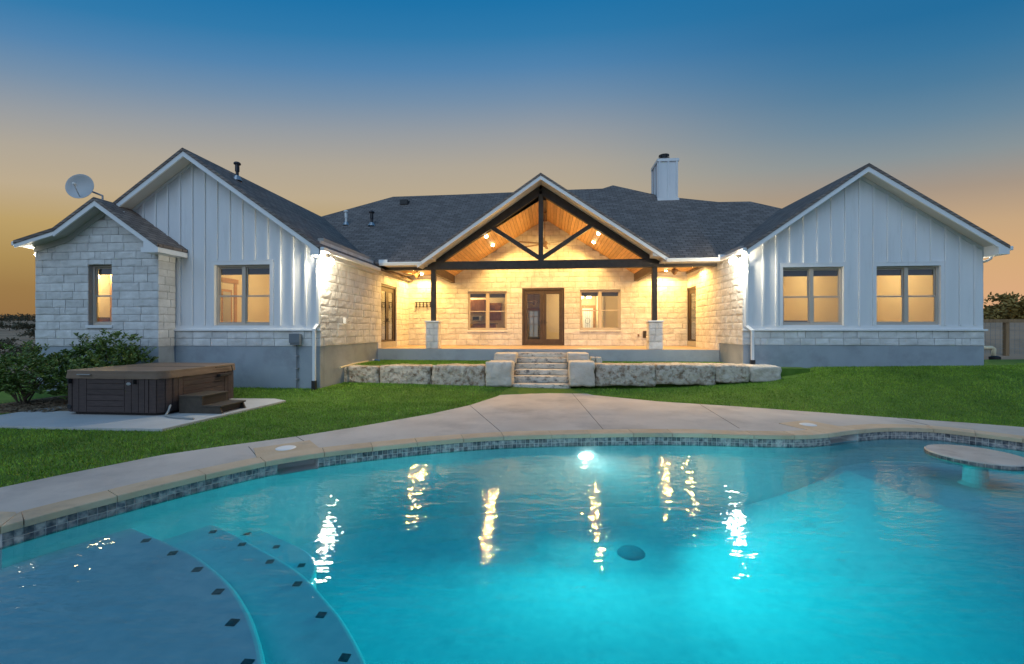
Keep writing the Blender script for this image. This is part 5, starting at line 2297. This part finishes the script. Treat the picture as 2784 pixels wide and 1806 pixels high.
block_px(2043, 2127, 996, 1036, YBK, .95, 'pale end block at the right end of the retaining wall, nearest the right gable', 72, 'block_pale')
# flat cap slabs behind the right blocks
for k, (x0, x1, lab) in enumerate(((1762, 1890, 'flat pale slab lying on the terrace behind the right retaining blocks, left one'), (1893, 2010, 'flat pale slab lying on the terrace behind the right retaining blocks, right one'))):
    a, b = atY(x0, 990, 13.9), atY(x1, 990, 13.9)
    o = rough_block('limestone_slab', a.x, b.x, 13.7, 14.75, .55, .735, 'block_pale', 90 + k, amp=.01)
    tag(o, lab, 'stone slab', 'flat slabs on the terrace')

# blue hose on the terrace
e = empty('garden_hose', (-5.8, 15.1, .7), 'blue and white garden hose end lying at the left porch slab corner', 'hose')
hp = [atZ(x, y, .73) for x, y in [(975, 984), (990, 981.5), (1003, 979.5), (1018, 979.2), (1028, 979.8), (1032, 981)]]
m = MB()
m.tube(hp, .028, 8)
m.build('hose', 'hose_blue', e, smooth=True)
m = MB()
m.tube([hp[2] + Vector((0, 0, .004)), hp[3] + Vector((0, 0, .004))], .036, 8)
m.build('coupling', 'plastic_white', e, smooth=True)
m = MB()
m.tube([atZ(925, 1000, .71), atZ(960, 990, .71), atZ(1000, 983, .72)], .03, 8)
tag(m.build('terrace_pipe', 'pvc'), 'thin pale pipe lying along the left foundation on the terrace', 'pipe')

# ------------------------------------------------------------------ hot tub
pad = MB()
pad.prism([Vector((-11.6, 7.12, .03)), Vector((-7.02, 7.18, .03)), Vector((-6.70, 10.35, .03)), Vector((-7.2, 10.62, .03)), Vector((-11.6, 10.4, .03))], (0, 0, -.12))
tag(pad.build('tub_pad', 'pad'), kind='structure')
TX0, TX1, TY0, TY1 = -10.35, -8.06, 8.22, 10.44
tub = empty('hot_tub', ((TX0 + TX1) / 2, (TY0 + TY1) / 2, .03), 'brown wood panelled hot tub with a tan padded cover on the concrete pad', 'hot tub')


def rrect(x0, x1, y0, y1, r, n_=6):
    pts = []
    for cx_, cy_, a0 in ((x1 - r, y0 + r, -90), (x1 - r, y1 - r, 0), (x0 + r, y1 - r, 90), (x0 + r, y0 + r, 180)):
        for k in range(n_ + 1):
            a = R(a0 + 90 * k / n_)
            pts.append((cx_ + r * math.cos(a), cy_ + r * math.sin(a)))
    return pts


m = MB()
m.prism([Vector((x, y, .09)) for x, y in rrect(TX0, TX1, TY0, TY1, .26)], (0, 0, .74))
m.build('cabinet', 'tub_wood', tub)
m = MB()
m.prism([Vector((x, y, .03)) for x, y in rrect(TX0 + .1, TX1 - .08, TY0 + .08, TY1 - .1, .2)], (0, 0, .07))
m.build('base_pan', 'tub_dark', tub)
# corner staves
pts = rrect(TX0 - .006, TX1 + .006, TY0 - .006, TY1 + .006, .266, 3)


def stave(a, b):
    a, b = Vector((a[0], a[1], 0)), Vector((b[0], b[1], 0))
    t = (b - a).normalized()
    n_ = Vector((t.y, -t.x, 0))
    mm = MB()
    g = .006
    mm.prism([a + t * g + Vector((0, 0, .10)), b - t * g + Vector((0, 0, .10)), b - t * g + Vector((0, 0, .82)), a + t * g + Vector((0, 0, .82))], n_ * .014)
    mm.build('stave', 'tub_wood', tub, bevel=.004)


rc = rrect(TX0 - .004, TX1 + .004, TY0 - .004, TY1 + .004, .264, 3)
for k in range(3):
    stave(rc[k], rc[k + 1])
for k in range(3):
    stave(rc[12 + k], rc[13 + k])
# front face (south): vertical staves at sides, horizontal boards in the middle
for x0, x1 in ((TX0 + .27, TX0 + .42), (TX0 + .42, TX0 + .60), (TX1 - .82, TX1 - .66), (TX1 - .66, TX1 - .50), (TX1 - .50, TX1 - .36), (TX1 - .36, TX1 - .27)):
    box_part('stave', x0 + .005, x1 - .005, TY0 - .016, TY0 - .001, .10, .82, 'tub_wood', tub, bevel=.004)
for k in range(6):
    z0 = .10 + k * .12
    box_part('side_board', TX0 + .605, TX1 - .825, TY0 - .016, TY0 - .001, z0 + .006, z0 + .114, 'tub_wood', tub, bevel=.004)
for y0, y1 in ((TY0 + .27, TY0 + .40), (TY0 + .40, TY0 + .52), (TY1 - .50, TY1 - .38), (TY1 - .38, TY1 - .27)):
    box_part('stave', TX1 + .001, TX1 + .016, y0 + .005, y1 - .005, .10, .82, 'tub_wood', tub, bevel=.004)
for k in range(6):
    z0 = .10 + k * .12
    box_part('side_board', TX1 + .001, TX1 + .016, TY0 + .525, TY1 - .505, z0 + .006, z0 + .114, 'tub_wood', tub, bevel=.004)
# cover: two folding halves with skirt
cv = MB()
ymid = (TY0 + TY1) / 2
op_ = rrect(TX0 - .03, TX1 + .03, TY0 - .03, TY1 + .03, .29, 6)
cv.prism([Vector((x, y, .88)) for x, y in op_], (0, 0, .09))
cvo = cv.build('cover', 'tub_cover', tub, bevel=.03, seg=3)
n_ = len(op_)
vv, ff = [], []
r3 = random.Random(3)
dense = []
for i in range(n_):
    a, b = op_[i], op_[(i + 1) % n_]
    L = math.hypot(b[0] - a[0], b[1] - a[1])
    kk = max(1, int(L / .12))
    for q_ in range(kk):
        dense.append((a[0] + (b[0] - a[0]) * q_ / kk, a[1] + (b[1] - a[1]) * q_ / kk))
cxm, cym = (TX0 + TX1) / 2, (TY0 + TY1) / 2
for i, (x, y) in enumerate(dense):
    o1, o2 = r3.uniform(-.004, .008), r3.uniform(-.012, .012)
    for z, k in ((.91, .0), (.86, .006 + o1), (.805 + o2 * .6, .010 + o2)):
        dx, dy = x - cxm, y - cym
        L = math.hypot(dx, dy)
        vv.append((x + dx / L * k, y + dy / L * k, z))
nd = len(dense)
for i in range(nd):
    j = (i + 1) % nd
    ff += [(3 * i, 3 * j, 3 * j + 1, 3 * i + 1), (3 * i + 1, 3 * j + 1, 3 * j + 2, 3 * i + 2)]
mk('skirt', vv, ff, 'tub_cover', cvo, smooth=True)
m = MB()
m.box(TX0 - .02, TX1 + .02, ymid - .012, ymid + .012, .9705, .974)
m.build('seam', 'tub_dark', cvo)
box_part('handle', TX0 + .45, TX0 + .75, TY0 - .085, TY0 - .062, .885, .905, 'metal_grey', cvo)
box_part('control_shelf', TX1 + .02, TX1 + .12, TY1 - .75, TY1 - .38, .70, .76, 'tub_dark', tub, bevel=.006)
m = MB()
m.tube([(TX1 + .08, TY1 - .85, .93), (TX1 + .09, TY1 - .35, .935), (TX1 + .09, TY1 - .32, .80)], .012, 6)
m.build('cover_lifter', 'metal_dark', tub)
for x in (TX0 + .25, TX1 - .55):
    box_part('latch', x - .012, x + .012, TY0 - .085, TY0 - .018, .70, .80, 'plastic_black', tub)
v, f = lathe([(.0, 0), (.055, 0), (.05, .006), (0, .008)], 16)
mk('badge', [(TX1 - .72 + x, TY0 - .018 - z, .70 + y * .6) for x, y, z in v], f, 'metal_grey', tub)
v, f = lathe([(.0, 0), (.05, 0), (.045, .008), (0, .006)], 16)
mk('drain_port', [(TX0 + .2 + x, TY0 - .018 - z, .2 + y) for x, y, z in v], f, 'plastic_black', tub)
# power conduit
pc = [Vector((TX1 + .01, TY0 + .22, .22)), Vector((TX1 + .05, TY0 + .16, .22)), Vector((TX1 + .07, TY0 + .1, .12)), Vector((TX1 + .12, TY0 - .02, .055)), Vector((TX1 + .4, TY0 - .15, .05)), Vector((TX1 + .95, TY0 - .25, .05))]
m = MB()
m.tube(pc, .022, 8)
tag(m.build('power_conduit', 'hose_grey', smooth=True), 'grey flexible conduit running from the hot tub corner over the pad', 'conduit')
# tub steps
e = empty('tub_steps', (-7.5, 8.95, .03), 'dark brown two tread steps beside the hot tub', 'steps')
sx0, sx1 = -7.98, -7.0
for y in (8.57, 9.26):
    m = MB()
    m.prism([Vector((sx0, y, .03)), Vector((sx1 + .02, y, .03)), Vector((sx1 - .05, y, .17)), Vector((sx1 - .45, y, .17)), Vector((sx1 - .45, y, .38)), Vector((sx0, y, .38))], (0, .035, 0))
    m.build('side_panel', 'tub_step', e)
box_part('tread', sx1 - .47, sx1 + .0, 8.555, 9.31, .172, .205, 'tub_step', e, bevel=.006)
box_part('tread', sx0, sx1 - .43, 8.555, 9.31, .382, .415, 'tub_step', e, bevel=.006)
box_part('riser', sx1 - .47, sx1 - .45, 8.606, 9.259, .206, .38, 'tub_dark', e)
box_part('riser', sx1 - .10, sx1 - .085, 8.606, 9.259, .05, .171, 'tub_dark', e)

# ------------------------------------------------------------------ plants
def leaf_mesh(pts, dirs, size, rs):
    VS, FS = [], []
    for p, d in zip(pts, dirs):
        L = size * rs.uniform(.7, 1.25)
        d = d.normalized()
        up = Vector((rs.uniform(-1, 1), rs.uniform(-1, 1), rs.uniform(-1, 1)))
        s = d.cross(up)
        if s.length < 1e-3:
            continue
        s.normalize()
        n_ = s.cross(d)
        w = L * .23
        k = len(VS)
        VS += [p, p + d * L * .35 + s * w + n_ * w * .3, p + d * L * .35 - s * w + n_ * w * .3, p + d * L * .75 + s * w * .8 + n_ * w * .2, p + d * L * .75 - s * w * .8 + n_ * w * .2, p + d * L - n_ * w * .3, p + d * L * .5 - n_ * w * .1]
        FS += [(k, k + 1, k + 6), (k, k + 6, k + 2), (k + 1, k + 3, k + 5, k + 6), (k + 6, k + 5, k + 4, k + 2)]
    return VS, FS


def shrub(x, y, z, rx, ry, rz, n_, label, seed, size=.085):
    rs = random.Random(seed)
    e = empty('shrub', (x, y, z), label, 'shrub')
    m = MB()
    tips = []
    for k in range(16):
        a = rs.uniform(0, 6.283)
        rr2 = rs.uniform(.2, .95)
        tip = Vector((x + rx * rr2 * math.cos(a), y + ry * rr2 * math.sin(a), z + rz * rs.uniform(.6, 1.05) * math.sqrt(max(.2, 1 - .55 * rr2 * rr2))))
        base = Vector((x + rs.uniform(-.06, .06), y + rs.uniform(-.06, .06), z - .02))
        mid = base.lerp(tip, .5) + Vector((rs.uniform(-.06, .06), rs.uniform(-.06, .06), .06))
        m.tube([base, mid, tip], [.018, .012, .004], 5)
        tips.append((base, mid, tip))
    m.build('stem', 'bark', e)
    P, Dv = [], []
    # sprigs: each a short shoot with leaves around it
    ns = n_ // 9
    for k in range(ns):
        while True:
            u = Vector((rs.uniform(-1, 1), rs.uniform(-1, 1), rs.uniform(-.75, 1)))
            if .35 < u.length < 1:
                break
        u *= (.86 + .14 * rs.random()) * (1 + .16 * math.sin(5 * math.atan2(u.y, u.x) + seed) + .12 * math.sin(9 * u.z + seed))
        c = Vector((x + u.x * rx, y + u.y * ry, z + rz * .52 + u.z * rz * .50))
        if c.z < z + .08:
            continue
        d = (Vector((u.x, u.y, u.z * .6 + .75))).normalized()
        for q_ in range(9):
            P.append(c + d * (q_ * .017))
            a = q_ * 2.4
            side = Vector((math.cos(a), math.sin(a), 0))
            Dv.append(d * rs.uniform(.25, .9) + side * rs.uniform(.5, 1.0))
    VS, FS = leaf_mesh(P, Dv, size, rs)
    mk('foliage', VS, FS, 'leaf_dark', e, smooth=False)
    return e


shrub(-12.75, 9.3, .0, 1.2, .95, 1.32, 5200, 'dense dark green shrub left of the hot tub at the photo edge', 11)
shrub(-11.25, 9.5, .0, .62, .6, 1.05, 2200, 'smaller green shrub tucked against the left side of the hot tub', 12)
shrub(-11.75, 10.40, .2, 1.2, .42, 1.45, 4200, 'green shrub growing behind the hot tub against the stone bay', 13)
# mulch bed beside the pad
m = MB()
r4 = random.Random(5)
vs, fs = [], []
for k in range(2600):
    x, y = r4.uniform(-13, -10.4), r4.uniform(8.4, 10.7)
    if x > -10.9 and y < 8.9:
        continue
    a = r4.uniform(0, 6.28)
    L, w = r4.uniform(.02, .06), r4.uniform(.008, .02)
    c = Vector((x, y, .035 + r4.uniform(0, .02)))
    d, s = Vector((math.cos(a), math.sin(a), r4.uniform(-.3, .3))), Vector((-math.sin(a), math.cos(a), r4.uniform(-.3, .3)))
    b = len(vs)
    vs += [c - d * L - s * w, c + d * L - s * w, c + d * L + s * w, c - d * L + s * w]
    fs.append((b, b + 1, b + 2, b + 3))
tag(mk('mulch', vs, fs, 'soil'), 'brown bark mulch under the shrubs beside the pad', 'mulch', kind='stuff')
m = MB()
m.prism([Vector((-13.4, 8.25, .02)), Vector((-10.4, 8.6, .033)), Vector((-10.3, 10.8, .033)), Vector((-13.4, 10.8, .02))], (0, 0, -.05))
tag(m.build('planting_bed', 'soil'), kind='structure')

# grass blades
def grass(n_, region, name, hmin, hmax, zfun, exclude, seed, mat_='grass'):
    rg = np.random.default_rng(seed)
    x0, x1, y0, y1 = region
    X = rg.uniform(x0, x1, n_)
    Y = rg.uniform(y0, y1, n_)
    D = -X * SN + Y * CS
    pxv = CX + F * (X * CS + Y * SN) / np.maximum(D, .1)
    keep = (pxv > -150) & (pxv < 2934) & (D > 1)
    for poly in exclude:
        keep &= ~inside(X, Y, poly)
    X, Y = X[keep], Y[keep]
    n_ = len(X)
    Z = zfun(X, Y) - .022
    h = rg.uniform(hmin, hmax, n_)
    a = rg.uniform(0, 2 * np.pi, n_)
    w = rg.uniform(.004, .008, n_)
    lx_, ly_ = rg.normal(0, .45, n_) * h, rg.normal(0, .45, n_) * h
    v = np.empty((n_, 3, 3))
    v[:, 0] = np.stack([X - w * np.cos(a), Y - w * np.sin(a), Z], 1)
    v[:, 1] = np.stack([X + w * np.cos(a), Y + w * np.sin(a), Z], 1)
    v[:, 2] = np.stack([X + lx_, Y + ly_, Z + h], 1)
    me = bpy.data.meshes.new(name)
    me.vertices.add(n_ * 3)
    me.vertices.foreach_set('co', v.reshape(-1))
    me.loops.add(n_ * 3)
    me.loops.foreach_set('vertex_index', np.arange(n_ * 3, dtype=np.int32))
    me.polygons.add(n_)
    me.polygons.foreach_set('loop_start', np.arange(0, n_ * 3, 3, dtype=np.int32))
    me.update(calc_edges=True)
    me.materials.append(MATS[mat_])
    o = new_obj(name, me)
    return o


PADP = np.array([(-11.6, 7.12), (-7.02, 7.18), (-6.70, 10.35), (-7.2, 10.62), (-11.6, 10.4)])
HOUSE1 = np.array([(-15, YS - .02), (XBAY1, YS - .02), (XBAY1, YL), (XL, YL), (XL, 12.9), (7.2, 12.9), (7.2, YR), (14, YR), (14, 20), (-15, 20)])
BEDP = np.array([(-13.4, 8.25), (-10.4, 8.6), (-10.3, 10.8), (-13.4, 10.8)])
g1 = grass(560000, (-13.5, 17.0, 3.2, 14.2), 'grass', .020, .052, lawn_z, [DECK_NP, PADP, HOUSE1, BEDP], 1)
tag(g1, 'short green turf grass of the lawns around the pool deck', 'grass', kind='stuff')
g2 = grass(60000, (XL + .1, 5.9, 13.4, YP - .03), 'terrace_grass', .025, .045, lambda a, b: np.full(a.shape, .72), [np.array([(ST0, 12.5), (ST1, 12.5), (ST1, 15.6), (ST0, 15.6)])], 2)
tag(g2, 'strip of green turf on the raised terrace below the porch', 'grass', kind='stuff')


# ------------------------------------------------------------------ background
def tree(x, y, z, h, r, label, seed, n_=900, size=.35, mat_='leaf_far', group=None):
    rs = random.Random(seed)
    e = empty('tree', (x, y, z), label, 'tree', group)
    m = MB()
    m.tube([(x, y, z - .3), (x + .05 * h, y, z + h * .35), (x, y, z + h * .8)], [h * .04, h * .03, h * .008], 7)
    for k in range(5):
        a = rs.uniform(0, 6.28)
        m.tube([(x, y, z + h * rs.uniform(.25, .5)), (x + r * .7 * math.cos(a), y + r * .7 * math.sin(a), z + h * rs.uniform(.5, .85))], [h * .018, h * .005], 5)
    m.build('trunk', 'bark', e)
    P, Dv = [], []
    cl = [Vector((rs.gauss(0, .5), rs.gauss(0, .5), rs.gauss(0, .35))) for _ in range(14)]
    for k in range(n_):
        c = cl[k % len(cl)] + Vector((rs.gauss(0, .22), rs.gauss(0, .22), rs.gauss(0, .16)))
        P.append(Vector((x + c.x * r, y + c.y * r, z + h * .62 + c.z * h * .5)))
        Dv.append(Vector((rs.uniform(-1, 1), rs.uniform(-1, 1), rs.uniform(-.4, 1))))
    VS, FS = leaf_mesh(P, Dv, size, rs)
    mk('crown', VS, FS, mat_, e)
    return e


# right: fence, shrubs, trees
YF = 21.0
for px in (2735, 2812, 2660):
    b0 = atY(px, 960, YF)
    zt = terrain_z(b0.x, YF)
    top = atY(px, 869, YF).z
fence = empty('wire_fence', (atY(2735, 960, YF).x, YF, .7), 'wood post and wire mesh fence beyond the right end of the house', 'fence')
fx0, fx1 = atY(2640, 900, YF).x, atY(2950, 900, YF).x
ftop = atY(2735, 869, YF).z
for px in (2650, 2735, 2825, 2915):
    x = atY(px, 900, YF).x
    box_part('post', x - .075, x + .075, YF - .07, YF + .07, .3, ftop, 'fence_wood', fence)
box_part('top_rail', fx0, fx1, YF - .11, YF - .071, ftop - .14, ftop + .01, 'fence_wood', fence)
m = MB()
k = 0
x = fx0
while x < fx1:
    m.box(x - .004, x + .004, YF - .004, YF + .004, .75, ftop - .1)
    x += .2
z = .8
while z < ftop - .1:
    m.box(fx0, fx1, YF - .008, YF - .0045, z - .004, z + .004)
    z += .2
m.build('wire_mesh', 'wire', fence)
pv = atY(2700, 955, 18.2)
e = empty('pump_pipe', (pv.x, 18.2, .7), 'cream bent pipe with black valve at the right end of the house', 'pipe')
zt = terrain_z(pv.x, 18.2)
p0_, p1_ = atY(2676, 946, 18.2), atY(2701, 946, 18.2)
m = MB()
m.tube([p0_ + Vector((-.4, 0, 0)), p1_ - Vector((.06, 0, 0)), p1_ + Vector((0, 0, -.04)), Vector((p1_.x, 18.2, zt))], .075, 10)
m.build('pipe', 'pvc', e, smooth=True)
v, f = lathe([(.0, .0), (.16, .0), (.17, .12), (.10, .16), (0, .17)], 14, (p1_.x - .05, 18.1, zt))
mk('valve', v, f, 'plastic_black', e)
tree(atY(2748, 860, 31).x, 31, 1.5, 2.0, 1.5, 'golden lit bushy tree beyond the fence at the right', 21, n_=3200, size=.26, mat_='leaf_lit_gold')
tree(atY(2800, 860, 27).x, 27, 1.4, 2.4, 1.0, 'taller golden lit tree at the right photo edge beyond the fence', 22, n_=2400, size=.26, mat_='leaf_lit_gold')
tree(atY(2690, 870, 34).x, 34, 1.4, 1.2, .7, 'low golden lit bush beyond the fence close to the house corner', 23, n_=500, size=.2, mat_='leaf_lit_gold')
# left: far hills with trees and roofs
hill_v, hill_f = [], []
hx = [-1500 + 60 * i for i in range(30)]
for i, x in enumerate(hx):
    top = 14 + 6 * math.sin(i * .9) + 5 * math.sin(i * .37 + 1)
    for yy, zz in ((560, 0), (640, top * .6), (760, top), (900, 0)):
        hill_v.append((x, yy, zz))
for i in range(len(hx) - 1):
    for k in range(3):
        a = i * 4 + k
        hill_f.append((a, a + 4, a + 5, a + 1))
mat('hill', (.10, .095, .065), (.20, .15, .10), scale=.02, rough=1.0)
tag(mk('hill', hill_v, hill_f, 'hill', smooth=True), kind='structure')
spots = [(12, 930, 70, 5.5, 5), (58, 938, 60, 5.0, 6), (96, 946, 48, 4.4, 5), (25, 900, 150, 8, 9), (75, 898, 140, 8, 9), (108, 904, 110, 7, 7), (50, 888, 260, 12, 16), (5, 890, 240, 11, 14), (95, 886, 300, 14, 18)]
posw = ['nearest the photo edge in the front row', 'in the middle of the front row', 'nearest the stone bay in the front row', 'on the left of the second row', 'in the middle of the second row', 'at the right of the second row', 'in the middle of the far row', 'at the left of the far row', 'at the right of the far row']
for k, (px, py, Y, h, r) in enumerate(spots):
    p = atY(px, py, Y)
    zt = terrain_z(p.x, p.y)
    tree(p.x, p.y, zt, h * .42, r * .5, 'dark scrub tree far left %s' % posw[k], 300 + k, n_=700, size=h * .09, group='scrub trees on the far left plain')
for k, (px, py, Y, w, lab) in enumerate(((30, 893, 330, 16, 'small far house with a reddish roof at the left horizon edge'), (70, 892, 360, 14, 'small far house with a reddish roof nearer the stone bay'))):
    p = atY(px, py, Y)
    e = empty('far_house', (p.x, p.y, p.z - 4), lab, 'house', 'far houses on the plain')
    z = p.z
    box_part('wall', p.x - w / 2, p.x + w / 2, p.y, p.y + 9, z - 4, z, 'far_wall', e)
    m = MB()
    m.prism([Vector((p.x - w / 2 - .6, p.y - .6, z + .01)), Vector((p.x + w / 2 + .6, p.y - .6, z + .01)), Vector((p.x + w / 2 - 2, p.y + 4, z + 2.4)), Vector((p.x - w / 2 + 2, p.y + 4, z + 2.4))], (0, 1.2, 0))
    m.build('roof', 'far_roof', e)
m = MB()
a = [atZ(x, y, -2.6) for x, y in ((-60, 958), (130, 952), (130, 962), (-60, 972))]
m.prism(a, (0, 0, -.2))
tag(m.build('road', 'road'), kind='structure')
